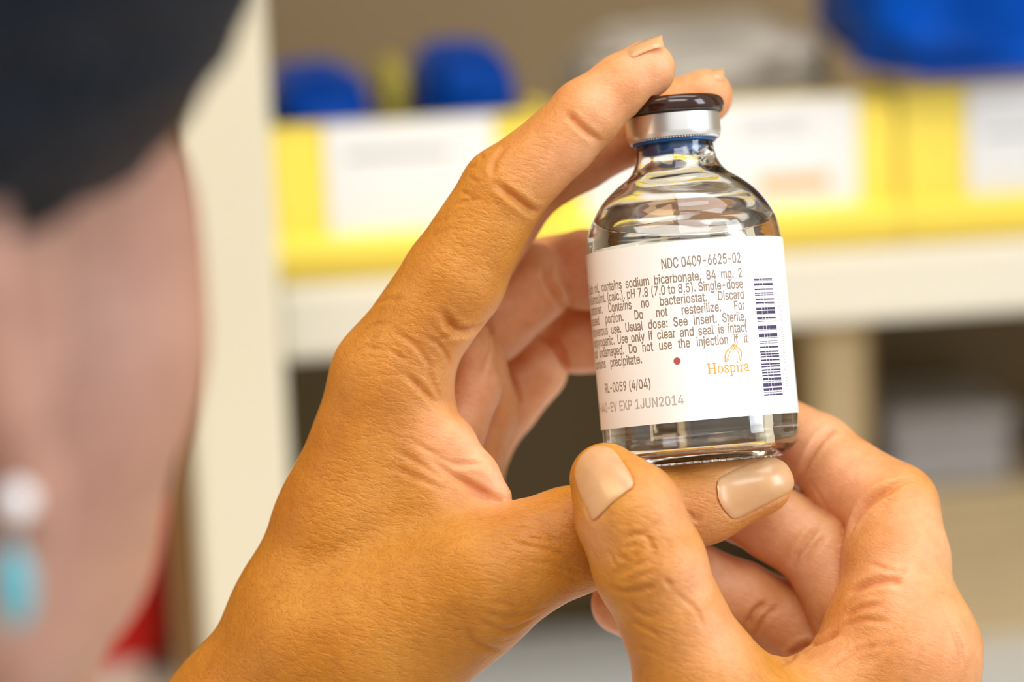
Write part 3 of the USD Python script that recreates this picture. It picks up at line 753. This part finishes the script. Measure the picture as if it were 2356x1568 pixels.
rest = body_mesh([trunk, arms], 6 * mm, lambda o, h, s: smin(trunk.grid(o, h, s), arms.grid(o, h, s), 30 * mm))

# ---- hair
def hair_fn(o, h, s):
    ax = [o[j] + h * np.arange(s[j]) for j in range(3)]
    p = np.stack(np.meshgrid(*ax, indexing='ij'), -1)
    q = (p - HC) @ HB.T / mm
    d = ell_sdf(q, np.array([0, -12, 58.0]), np.array([106, 125, 80.0]))
    d = smin(d, ell_sdf(q, np.array([0, -50, 10.0]), np.array([80, 72, 95.0])), 20)
    x, y, z = q[..., 0], q[..., 1], q[..., 2]
    edge = np.where(y > -8, 13 - 0.19 * y + 0.012 * np.maximum(y - 76, 0) ** 2 - 7 * np.exp(-((y - 6) / 9.0) ** 2), 13 - 3.6 * (-8 - y))
    edge = edge + np.where(y > 40, 0.022 * np.maximum(60 - np.abs(x), 0) ** 2, 0) * np.clip((y - 40) / 20, 0, 1)
    edge = np.maximum(edge, -78)
    d = -smin(-d, -(edge - z) * 0.7, 7)
    strand = meshkit.noise(np.stack([np.arctan2(x, z - 20) * 22, y * 0.02, z * 0.03], -1), 3) - 0.5
    return (d + 2.0 * strand).astype(np.float32) * mm
hlo, hhi = hd(-1, -1, 1), hd(1, 1, 1)
hair_mesh = None
_lo = HC - np.array([0.14, 0.14, 0.10]); _hs = tuple(np.ceil(np.array([0.28, 0.30, 0.25]) / (2.2 * mm)).astype(int))
v_, f_ = surface_nets(hair_fn(_lo, 2.2 * mm, _hs), _lo, 2.2 * mm)
hair_mesh = trimesh.Trimesh(v_, f_, process=False)

# ---- coat
def coat_fn(o, h, s):
    d = smin(trunk.grid(o, h, s), arms.grid(o, h, s), 34 * mm) - 9 * mm
    ax = [o[j] + h * np.arange(s[j]) for j in range(3)]
    p = np.stack(np.meshgrid(*ax, indexing='ij'), -1)
    cut = 9.0 + 0 * d
    for wq, el in ((LW[0], LE), (RW[0], RE)):                       # sleeves end short of the wrists
        u = (wq - el) / np.linalg.norm(wq - el)
        near = np.linalg.norm(p - wq, axis=-1) - 0.14
        cut = np.where(near < 0, np.minimum(cut, ((el + 0.72 * (wq - el)) - p) @ u), cut)
    neck = np.linalg.norm(p - sh(0, 22, 6), axis=-1) - 80 * mm     # neckline
    d = np.maximum(d, np.where(cut < 8, -cut, -9))
    d = -smin(-d, neck, 12 * mm)
    n_ = meshkit.noise(p * 28, 2) - 0.5
    return (d + 6 * mm * n_).astype(np.float32)
coat_mesh = body_mesh([trunk, arms], 6 * mm, coat_fn)

# ------------------------------------------------------------------ creases, nails and the tone of the skin
from scipy.spatial import cKDTree
def hit(mesh, pts, far=False):
    """Where the lines of sight through the given pixels meet a hand: its point and outward normal (nan where they miss)."""
    pts = np.atleast_2d(np.asarray(pts, float))
    d = np.array([ray(*q) for q in pts]); d /= np.linalg.norm(d, axis=1, keepdims=True)
    o = np.broadcast_to(EYE, d.shape)
    loc, ri, ti = mesh.ray.intersects_location(o, d, multiple_hits=False)
    out = np.full((len(pts), 3), np.nan); nrm = np.full((len(pts), 3), np.nan)
    out[ri] = loc; nrm[ri] = mesh.face_normals[ti]
    return out, nrm
def carve(mesh, creases):
    """Presses creases into the skin, each with a low swelling on both sides."""
    v = mesh.vertices.copy(); n = mesh.vertex_normals.copy(); disp = np.zeros(len(v))
    for pts, depth, w in creases:
        px = spline(pts, 14) if len(pts) > 2 else np.linspace(pts[0], pts[1], 20)
        q, nq = hit(mesh, px); ok = ~np.isnan(q[:, 0]); q, nq = q[ok], nq[ok]
        if len(q) < 3: continue
        jump = np.linalg.norm(np.diff(q, axis=0), axis=1)
        q = q[np.r_[True, jump < 3 * mm]]
        if len(q) < 3: continue
        fine = np.vstack([q[:-1] + (q[1:] - q[:-1]) * t for t in np.linspace(0, 1, 6, endpoint=False)] + [q[-1:]])
        par = np.concatenate([np.arange(len(q) - 1) + t for t in np.linspace(0, 1, 6, endpoint=False)] + [[len(q) - 1.0]]) / (len(q) - 1)
        near = np.where(np.linalg.norm(v - q.mean(0), axis=1) < np.linalg.norm(q - q.mean(0), axis=1).max() + 5 * w * mm)[0]
        d, i = cKDTree(fine).query(v[near], distance_upper_bound=4.5 * w * mm)
        g = np.isfinite(d); near, d, i = near[g], d[g] / (w * mm), i[g]
        taper = np.minimum(1, np.minimum(par[i], 1 - par[i]) * 4 + 0.12)
        disp[near] += depth * taper * (-np.exp(-d * d) + 0.22 * np.exp(-((d - 2.1) / 0.9) ** 2))
    mesh = mesh.copy(); mesh.vertices = v + n * (disp * mm)[:, None]
    return mesh
LC = [([(1303, 259), (1337, 293), (1383, 329)], .75, .7), ([(1138, 421), (1184, 455), (1220, 482), (1243, 490)], 1.1, .8), ([(1165, 335), (1138, 370), (1133, 410)], .45, .7),
      ([(1102, 350), (1112, 366)], .4, .4), ([(1078, 384), (1094, 380)], .4, .4), ([(1076, 406), (1102, 419)], .4, .4), ([(1058, 438), (1088, 452)], .35, .4), ([(1040, 470), (1110, 455)], .3, .5),
      ([(1015, 716), (1040, 751), (1056, 762), (1088, 761), (1123, 735)], 1.3, .9), ([(977, 773), (1015, 799), (1040, 847)], .4, .5), ([(1002, 783), (1063, 767)], .35, .5),
      ([(1123, 738), (1130, 783), (1126, 815), (1107, 863)], .7, .7), ([(929, 856), (980, 904), (1020, 940)], .6, .7),
      ([(986, 850), (999, 888), (1024, 933)], .5, .6), ([(985, 1052), (1043, 1094), (1095, 1125), (1150, 1152)], .7, .8), ([(1037, 1068), (1121, 1066)], .4, .6),
      ([(1262, 600), (1262, 640), (1280, 675), (1305, 703)], 1.4, .9), ([(1262, 775), (1285, 800), (1305, 850)], 1.0, .8), ([(1168, 853), (1190, 910), (1193, 960)], .7, .7),
      ([(1166, 1216), (1230, 1219), (1311, 1261)], .25, .5), ([(1172, 1248), (1262, 1264), (1327, 1293)], .25, .5), ([(1214, 1287), (1343, 1316)], .25, .5), ([(1200, 1232), (1290, 1250)], .2, .4), ([(1240, 1310), (1340, 1335)], .2, .45),
      ([(1083, 1418), (1164, 1451), (1235, 1418)], .35, .7), ([(1069, 1442), (1093, 1480), (1164, 1499)], .4, .7), ([(1100, 1405), (1180, 1420), (1260, 1395)], .3, .6), ([(1120, 1385), (1210, 1395)], .25, .5),
      ([(1580, 1175), (1600, 1195), (1612, 1185)], .4, .5), ([(1570, 1195), (1590, 1215)], .3, .5),
      ([(840, 720), (880, 690), (930, 690)], .3, .6), ([(800, 790), (850, 750), (900, 745)], .3, .6), ([(835, 800), (870, 770)], .3, .5), ([(905, 760), (960, 800), (1000, 860)], .3, .6), ([(890, 800), (935, 830)], .3, .5),
      ([(790, 830), (840, 800), (880, 805)], .25, .6), ([(960, 520), (1020, 505), (1075, 470)], .25, .5), ([(985, 545), (1050, 520)], .2, .5), ([(940, 1010), (1010, 1050), (1060, 1080)], .3, .6), ([(900, 1030), (980, 1075), (1040, 1110)], .3, .6), ([(890, 1070), (960, 1100), (1030, 1130)], .25, .6)]
RC = [([(1417, 1248), (1456, 1232), (1488, 1235), (1517, 1255)], 0.32, .5), ([(1437, 1228), (1485, 1224), (1515, 1196)], 0.28, .5), ([(1401, 1329), (1424, 1310), (1456, 1287), (1472, 1264)], 0.39, .5), ([(1411, 1331), (1456, 1303), (1495, 1287)], 0.39, .5),
      ([(1408, 1355), (1443, 1361), (1488, 1352), (1508, 1342)], 0.56, .6), ([(1485, 1248), (1508, 1264), (1501, 1287)], 0.32, .45), ([(1537, 1235), (1543, 1264), (1533, 1303)], 0.28, .5), ([(1430, 1343), (1470, 1325), (1512, 1310)], 0.32, .5), ([(1420, 1275), (1445, 1290)], 0.28, .45),
      ([(1441, 1389), (1493, 1417), (1520, 1399)], 0.34, .5), ([(1451, 1426), (1520, 1464)], 0.34, .5), ([(1460, 1487), (1520, 1505)], 0.28, .5),
      ([(1488, 1229), (1500, 1260), (1490, 1300)], 0.39, .45), ([(1530, 1330), (1545, 1350)], 0.56, .5), ([(1545, 1360), (1600, 1400), (1620, 1450)], 0.28, .5), ([(1430, 1260), (1470, 1250)], 0.34, .4), ([(1400, 1265), (1420, 1310)], 0.28, .45),
      ([(1922, 980), (1880, 1020), (1835, 1100)], .95, .8), ([(2062, 1112), (2005, 1148), (1970, 1190), (1948, 1238)], 1.5, .95), ([(2110, 1102), (2070, 1110), (2030, 1140)], .5, .6), ([(1865, 1110), (1911, 1180)], .25, .5),
      ([(1999, 1296), (2060, 1315), (2092, 1310)], .4, .6), ([(1948, 1371), (1985, 1347), (2046, 1333), (2074, 1343)], 1.2, .85), ([(1939, 1426), (1976, 1399), (2032, 1389)], .6, .6), ([(1930, 1445), (1985, 1426), (2050, 1431)], .5, .6),
      ([(1790, 1531), (1841, 1496), (1892, 1473), (1930, 1450)], 1.3, .9), ([(1818, 1300), (1850, 1250), (1880, 1212)], .95, .7), ([(1840, 1310), (1870, 1265), (1900, 1230)], .7, .6), ([(1716, 1450), (1735, 1410), (1767, 1385)], 1.1, .7), ([(1738, 1465), (1760, 1420), (1790, 1395)], .6, .6),
      ([(1900, 1540), (1960, 1500), (2040, 1480)], .3, .6), ([(2000, 1530), (2060, 1470)], .3, .6), ([(2100, 1560), (2120, 1480)], .25, .6), ([(2215, 1540), (2210, 1490), (2190, 1440)], .4, .8)]
NAILS = {'right': [(1324, 1075), (1337, 1048), (1369, 1026), (1408, 1033), (1443, 1078), (1457, 1113), (1437, 1133), (1405, 1158), (1366, 1194), (1349, 1168), (1334, 1135), (1324, 1100)],
         'left': [(1650, 1118), (1655, 1101), (1675, 1088), (1725, 1066), (1772, 1053), (1808, 1066), (1827, 1106), (1813, 1134), (1748, 1167), (1695, 1192), (1672, 1178), (1655, 1150)]}
def nail_plate(mesh, outline, lift=0.14, thick=0.4):
    """A curved nail: the outline laid on a smooth surface fitted to the finger under it, raised and given thickness."""
    o = spline(list(outline) + [outline[0]], 6)[:-1]
    pg = Polygon(o); c = np.array(pg.centroid.coords[0])
    ringn = 12
    pts = [c] + [c + (q - c) * s / ringn for s in range(1, ringn + 1) for q in o]
    pts = np.array(pts); n = len(o)
    f = [(0, 1 + i, 1 + (i + 1) % n) for i in range(n)]
    for s in range(ringn - 1):
        for i in range(n):
            j = (i + 1) % n; a, b = 1 + s * n, 1 + (s + 1) * n
            f += [(a + i, b + i, b + j), (a + i, b + j, a + j)]
    q, nq = hit(mesh, pts)
    dist = (q - EYE) @ FWD
    ok = np.isfinite(dist); ok &= np.nan_to_num((nq * (q - EYE)).sum(1)) < -0.25 * 0.68
    x = (pts - c) / 100
    A = np.stack([x[:, 0] ** i * x[:, 1] ** j for i in range(4) for j in range(4 - i)], 1)
    co = np.linalg.lstsq(A[ok], dist[ok], rcond=None)[0]
    dd = A @ co
    dd -= lift * mm
    top = np.array([EYE + d * ray(*p) for p, d in zip(pts, dd)])
    bot = np.array([EYE + (d + thick * mm) * ray(*p) for p, d in zip(pts, dd)])
    rim = np.r_[[1 - 1.0] * (1 + (ringn - 1) * n), [1.0] * n]
    top += np.outer(rim, FWD) * thick * 0.45 * mm
    f = np.array(f); k = len(pts)
    e0 = 1 + (ringn - 1) * n
    side = []
    for i in range(n):
        j = (i + 1) % n
        side += [(e0 + i, k + e0 + i, k + e0 + j), (e0 + i, k + e0 + j, e0 + j)]
    m = trimesh.Trimesh(np.vstack([top, bot]), np.vstack([f, f[:, ::-1] + k, np.array(side)]), process=False); m.fix_normals()
    return m
def nail_side(base, tip, normal_px, dz, half_w, lift):
    """A nail seen from its side: a plate bent across the finger, from base to tip (pixels), its back facing the direction normal_px."""
    b, t = P(*base, dz), P(*tip, dz)
    ax = (t - b); ln = np.linalg.norm(ax); ax /= ln
    nr = RIGHT * normal_px[0] - UP * normal_px[1]; nr -= (nr @ ax) * ax; nr /= np.linalg.norm(nr)
    sd = np.cross(ax, nr)
    g_u, g_w = 14, 17
    v = []
    for th_ in (0.0, 0.45):
        for i in range(g_u + 1):
            u = i / g_u
            wmax = half_w * (1 - 0.25 * max(0, u - 0.75) ** 2 * 16) * (1 - 0.35 * max(0, 0.2 - u) * 5)
            for j in range(g_w + 1):
                a = (j / g_w * 2 - 1) * 1.05
                v.append(b + ax * ln * u * (1 - 0.10 * abs(math.sin(a)) * u) + mm * (sd * math.sin(a) * wmax + nr * ((math.cos(a) - 1) * half_w * 0.8 + lift - th_ + 0.5 * math.sin(math.pi * u))))
    w_ = g_w + 1; k = (g_u + 1) * w_; f = []
    for i in range(g_u):
        for j in range(g_w):
            a = i * w_ + j; f += [(a, a + 1, a + w_ + 1), (a, a + w_ + 1, a + w_), (k + a, k + a + w_ + 1, k + a + 1), (k + a, k + a + w_, k + a + w_ + 1)]
    rim = [(0, j) for j in range(g_w)] + [(i, g_w) for i in range(g_u)] + [(g_u, j) for j in range(g_w, 0, -1)] + [(i, 0) for i in range(g_u, 0, -1)]
    rim = [i * w_ + j for i, j in rim]
    for a, c in zip(rim, rim[1:] + rim[:1]): f += [(a, k + a, k + c), (a, k + c, c)]
    m = trimesh.Trimesh(np.array(v), np.array(f), process=False); m.fix_normals()
    return m
def to_px(p):
    d = (p - EYE) @ FWD
    return np.stack([(p - EYE) @ RIGHT / d / TAN * W + W / 2, H / 2 - (p - EYE) @ UP / d / TAN * W], 1)
def bed(mesh, outline, depth):
    """Lowers the skin under a nail so that the nail lies in its bed."""
    import shapely
    pg = Polygon(spline(list(outline) + [outline[0]], 6)[:-1]); x = to_px(mesh.vertices)
    near = (x[:, 0] > pg.bounds[0]) & (x[:, 0] < pg.bounds[2]) & (x[:, 1] > pg.bounds[1]) & (x[:, 1] < pg.bounds[3]) & (((mesh.vertices - EYE) * mesh.vertex_normals).sum(1) < 0)
    i = np.where(near)[0]; pt = shapely.points(x[i]); ins = shapely.contains(pg, pt); i, pt = i[ins], pt[ins]
    q, _ = hit(mesh, [pg.centroid.coords[0]])
    ok = np.linalg.norm(mesh.vertices[i] - q[0], axis=1) < 14 * mm; i, pt = i[ok], pt[ok]
    e = np.clip(shapely.distance(pt, pg.exterior) / 6.0, 0, 1)
    m = mesh.copy(); v = m.vertices.copy(); v[i] -= mesh.vertex_normals[i] * (depth * e * mm)[:, None]; m.vertices = v
    return m
nails = [nail_plate(right_hand, NAILS['right']), nail_plate(left_hand, NAILS['left']),
         nail_side((1425, 128), (1526, 84), (-0.42, -0.9), -4, 5.4, 0.4), nail_side((1572, 181), (1668, 161), (-0.2, -0.98), 18, 5.2, 0.3)]
SPOTS_L = [((1500, 165), 13, 1.0), ((1400, 230), 12, .9), ((1330, 370), 12, .8), ((1220, 560), 11, .9), ((1180, 640), 10, .8), ((1130, 900), 20, 1.0), ((1085, 820), 10, .8), ((1090, 1030), 10, 1.0), ((1050, 1000), 9, .8), ((1140, 1105), 8, 1.0), ((1230, 720), 20, 1.0), ((1320, 620), 16, .9),
           ((1250, 900), 18, .9), ((1330, 800), 14, .9), ((1640, 210), 12, .9), ((1400, 380), 12, .8), ((1750, 1100), 13, .6), ((1620, 1200), 10, .5), ((1040, 1000), 9, .5)]
SPOTS_R = [((1850, 1000), 14, 1.0), ((1930, 1090), 14, 1.0), ((1960, 1170), 10, .9), ((1760, 1200), 16, 1.0), ((1860, 1300), 14, .9), ((1680, 1340), 16, .9), ((1800, 1470), 13, .8), ((1400, 1410), 14, 1.0), ((1920, 1480), 12, .6), ((1610, 1330), 9, .7), ((1660, 1450), 10, .7),
           ((1560, 1160), 8, .7), ((2150, 1250), 14, .9), ((2060, 1320), 14, .85), ((2190, 1470), 16, .8), ((2080, 1430), 14, .6), ((1360, 1230), 6, .5), ((2040, 1060), 10, .6)]  # pink skin; the right index spots also paint in the cool window light
def tone(mesh, spots):
    t_ = np.zeros(len(mesh.vertices)); q, _ = hit(mesh, [s[0] for s in spots])
    for p_, (_, r, s) in zip(q, spots):
        if np.isnan(p_[0]): continue
        d = np.linalg.norm(mesh.vertices - p_, axis=1) / (r * mm)
        t_ = np.maximum(t_, s * np.exp(-(d / 1.0) ** 2)) * 1.0
    return np.clip(t_, 0, 1)
def press(mesh):
    """Where a finger bears on the vial its skin is pressed flat against it."""
    q = (mesh.vertices - vb) @ np.stack([vx, vy, va]).T * 1000
    r, z = np.hypot(q[:, 0], q[:, 1]), q[:, 2]
    zz = [0.2, 0.6, 2.0, 5.0, 20, 46.0, 50, 53.3, 56.6, 59.4, 61.4, 63.6, 65.8, 67.6, 68.2, 69.0, 73.9, 74.0, 77.0, 77.5]
    rr = [15.5, 16.8, 19.8, 20.95, 20.95, 20.95, 20.2, 18.7, 16.4, 13.3, 10.5, 9.0, 8.4, 8.2, 9.5, 10.15, 10.15, 11.3, 11.25, 10.6]
    rl = np.interp(z, zz, rr, left=0, right=0)
    ins = r < rl
    down, up, out = z - 0.2, 77.5 - z, rl - r
    d = np.where(z < 30, np.minimum(down, out), np.minimum(up, out))
    go_z = ins & (((z < 30) & (down < out)) | ((z >= 30) & (up < out)))
    go_r = ins & ~go_z
    q[go_z, 2] = np.where(z[go_z] < 30, 0.2, 77.5)
    q[go_r, :2] *= (rl[go_r] / np.maximum(r[go_r], 1e-6))[:, None]
    m = mesh.copy(); m.vertices = vb + (q / 1000) @ np.stack([vx, vy, va])
    return m
tl, tr = tone(left_hand, SPOTS_L), tone(right_hand, SPOTS_R)
nail_rim = lambda key: [(NAILS[key] + NAILS[key][:1], .22, .4)]
left_hand, right_hand = bed(left_hand, NAILS['left'], 0.8), bed(right_hand, NAILS['right'], 0.8)
left_hand = carve(left_hand, LC + nail_rim('left'))
right_hand = carve(right_hand, RC + nail_rim('right'))
left_hand, right_hand = press(left_hand), press(right_hand)
def skin_material(name, stretch_rot, stretch):
    nodes = {'p': ('principled_bsdf', dict(roughness=0.46, specular_ior_level=0.42, subsurface_weight=0.28, subsurface_scale=0.0022, subsurface_radius=(1.0, 0.36, 0.16))),
             't': ('texture_coordinate', {}), 'a': ('attribute', {'attribute': 'tone'}), 's': ('separate_color', {}),
             'm0': ('mapping', {'rotation': stretch_rot}), 'm1': ('mapping', {'scale': stretch}),
             'w': ('noise_texture', {'scale': 1150.0, 'detail': 3.0, 'roughness': 0.55, 'distortion': 0.4}),
             'wr': ('rgb_ramp', {'ramp': [(0.30, (0, 0, 0)), (0.50, (0.8, 0.8, 0.8)), (0.62, (1, 1, 1))]}),
             'dn': ('noise_texture', {'scale': 500.0, 'detail': 1.0}), 'dm': ('mix_vector', {'fac': 0.0012}),
             'v': ('voronoi_texture', {'feature': 'distance_to_edge', 'scale': 1250.0}),
             'vm': ('mapping', {'rotation': stretch_rot, 'scale': (0.55, 1.0, 1.0)}),
             'vr': ('rgb_ramp', {'ramp': [(0.0, (0, 0, 0)), (0.14, (0.75, 0.75, 0.75)), (0.4, (1, 1, 1))]}),
             'b1': ('bump', {'distance': 0.00022}), 'b2': ('bump', {'distance': 0.00012}), 'k1': ('map_range', {'from_min': 0.0, 'from_max': 0.9, 'to_min': 0.6, 'to_max': 0.22, 'clamp': True}), 'k2': ('map_range', {'from_min': 0.0, 'from_max': 0.9, 'to_min': 0.3, 'to_max': 0.2, 'clamp': True}),
             'l': ('noise_texture', {'scale': 60.0, 'detail': 4.0, 'roughness': 0.6}), 'l2': ('noise_texture', {'scale': 420.0, 'detail': 3.0}),
             'cd': ('rgb_ramp', {'ramp': [(0.30, (0.43, 0.155, 0.007)), (0.5, (0.485, 0.19, 0.012)), (0.70, (0.54, 0.228, 0.022))]}),
             'cp': ('rgb_ramp', {'ramp': [(0.30, (0.66, 0.285, 0.12)), (0.5, (0.72, 0.345, 0.17)), (0.70, (0.77, 0.40, 0.225))]}),
             'cf': ('rgb_ramp', {'ramp': [(0.30, (0.37, 0.19, 0.138)), (0.70, (0.46, 0.25, 0.19))]}),  # face skin, greyed to carry the cool window light in its colour
             'x': ('mix_color', {}), 'y': ('mix_color', {}), 'z': ('mix_color', {'blend_type': 'multiply', 'fac': 0.30}), 'lr': ('rgb_ramp', {'ramp': [(0.3, (0.72, 0.66, 0.6)), (0.6, (1, 1, 1))]})}
    links = [('s.r', 'k1.value'), ('s.r', 'k2.value'), ('k1.result', 'b1.strength'), ('k2.result', 'b2.strength'), ('t.object', 'm0.vector'), ('m0.vector', 'm1.vector'), ('m1.vector', 'w.vector'), ('w.fac', 'wr.fac'), ('wr.color', 'b1.height'),
             ('t.object', 'vm.vector'), ('vm.vector', 'v.vector'), ('v.distance', 'vr.fac'), ('vr.color', 'b2.height'), ('b1.normal', 'b2.normal'), ('b2.normal', 'p.normal'),
             ('t.object', 'l.vector'), ('l.fac', 'cd.fac'), ('l.fac', 'cp.fac'), ('l.fac', 'cf.fac'), ('a.color', 's.color'), ('s.r', 'x.fac'), ('cd.color', 'x.a'), ('cp.color', 'x.b'),
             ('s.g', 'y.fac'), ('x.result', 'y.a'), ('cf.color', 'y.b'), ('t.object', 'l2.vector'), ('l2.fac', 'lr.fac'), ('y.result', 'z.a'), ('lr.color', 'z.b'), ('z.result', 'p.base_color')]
    return usdkit.material(stage, L + name, nodes, links, surface='p.BSDF')
M['skin'] = skin_material('skin', (0.0, math.radians(-18), 0.0), (0.30, 1.0, 1.0))
M['nail'] = usdkit.material(stage, L + 'fingernail', {'p': ('principled_bsdf', dict(roughness=0.30, coat_weight=0.3, coat_roughness=0.16, subsurface_weight=0.15, subsurface_scale=0.0008, subsurface_radius=(1.0, 0.5, 0.3))),
        't': ('texture_coordinate', {}), 'n': ('noise_texture', {'scale': 260.0, 'detail': 3.0}), 'r': ('rgb_ramp', {'ramp': [(0.3, (0.55, 0.285, 0.12)), (0.7, (0.60, 0.33, 0.15))]}), 'b': ('bump', {'strength': 0.25, 'distance': 0.0001})},
        [('t.object', 'n.vector'), ('n.fac', 'r.fac'), ('r.color', 'p.base_color'), ('n.fac', 'b.height'), ('b.normal', 'p.normal')], surface='p.BSDF')
M['hair'] = usdkit.material(stage, L + 'dark_hair', {'p': ('principled_bsdf', dict(roughness=0.55, specular_ior_level=0.06)), 't': ('texture_coordinate', {}), 'm': ('mapping', {'rotation': (0.3, 0.2, 0.6), 'scale': (1.0, 0.06, 0.35)}),
        'n': ('noise_texture', {'scale': 700.0, 'detail': 3.0}), 'r': ('rgb_ramp', {'ramp': [(0.3, (0.002, 0.003, 0.006)), (0.7, (0.010, 0.015, 0.024))]}), 'b': ('bump', {'strength': 0.9, 'distance': 0.0012})},
        [('t.object', 'm.vector'), ('m.vector', 'n.vector'), ('n.fac', 'r.fac'), ('r.color', 'p.base_color'), ('n.fac', 'b.height'), ('b.normal', 'p.normal')], surface='p.BSDF')
M['coat'] = plain('white_cotton', (0.80, 0.80, 0.79), 0.8)
person = thing('person', 'person with short dark hair seen from behind, holding the vial up between both hands', 'person', loc=(0, 0, 0))
body = cat(left_hand, right_hand, head, rest)
tones = np.zeros((len(body.vertices), 3), np.float32)
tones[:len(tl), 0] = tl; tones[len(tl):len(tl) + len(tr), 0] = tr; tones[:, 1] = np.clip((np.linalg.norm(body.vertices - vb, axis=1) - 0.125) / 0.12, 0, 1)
bp = part('body', body, M['skin'], person, smooth=True)
UsdGeom.PrimvarsAPI(bp).CreatePrimvar('tone', Sdf.ValueTypeNames.Color3fArray, 'vertex').Set(Vt.Vec3fArray.FromNumpy(tones))
for nm in nails: part('fingernail', nm, M['nail'], person, smooth=40)
part('hair', hair_mesh, M['hair'], person, smooth=True)
for s in (-1, 1):
    e = trimesh.creation.icosphere(3, 0.0115); e.apply_translation(hd(s * 32, 77.5, 12)); part('eye', e, M['paper'], person, smooth=True)
part('coat', coat_mesh, M['coat'], person, smooth=True)
# the earring hangs from the lobe
M['pearl'] = plain('pearl', (0.95, 0.95, 0.95), 0.2, 0.03)
M['turq'] = plain('turquoise', (0.12, 0.42, 0.50), 0.25, 0.12, 200)
M['silver'] = plain('silver_wire', (0.75, 0.74, 0.72), 0.25, metallic=1.0)
lobe = P(36, 1150, -270)
ea = thing('earring', 'drop earring of a white pearl above a turquoise bead, hanging from the ear', 'earring', loc=lobe)
PXM = MMPX * (DIST - 0.270) / DIST * mm               # a pixel's size out here, in metres
part('pearl', trimesh.creation.icosphere(3, 42 * PXM), M['pearl'], ea, smooth=True)
bead = trimesh.creation.icosphere(3, 1.0); bead.apply_scale([46 * PXM, 46 * PXM, 100 * PXM]); bead.apply_translation([-20 * PXM, 0, -205 * PXM])
part('bead', bead, M['turq'], ea, smooth=True, label='turquoise drop bead')
part('wire', tube(spline([(0, 0, -40 * PXM), (-10 * PXM, 0, -75 * PXM), (-20 * PXM, 0, -108 * PXM)], 6), 0.0005, 8), M['silver'], ea, smooth=True)
part('post', tube([(0, 0, 0), tuple(-4 * mm * HR)], 0.0005, 8), M['silver'], ea, smooth=True)
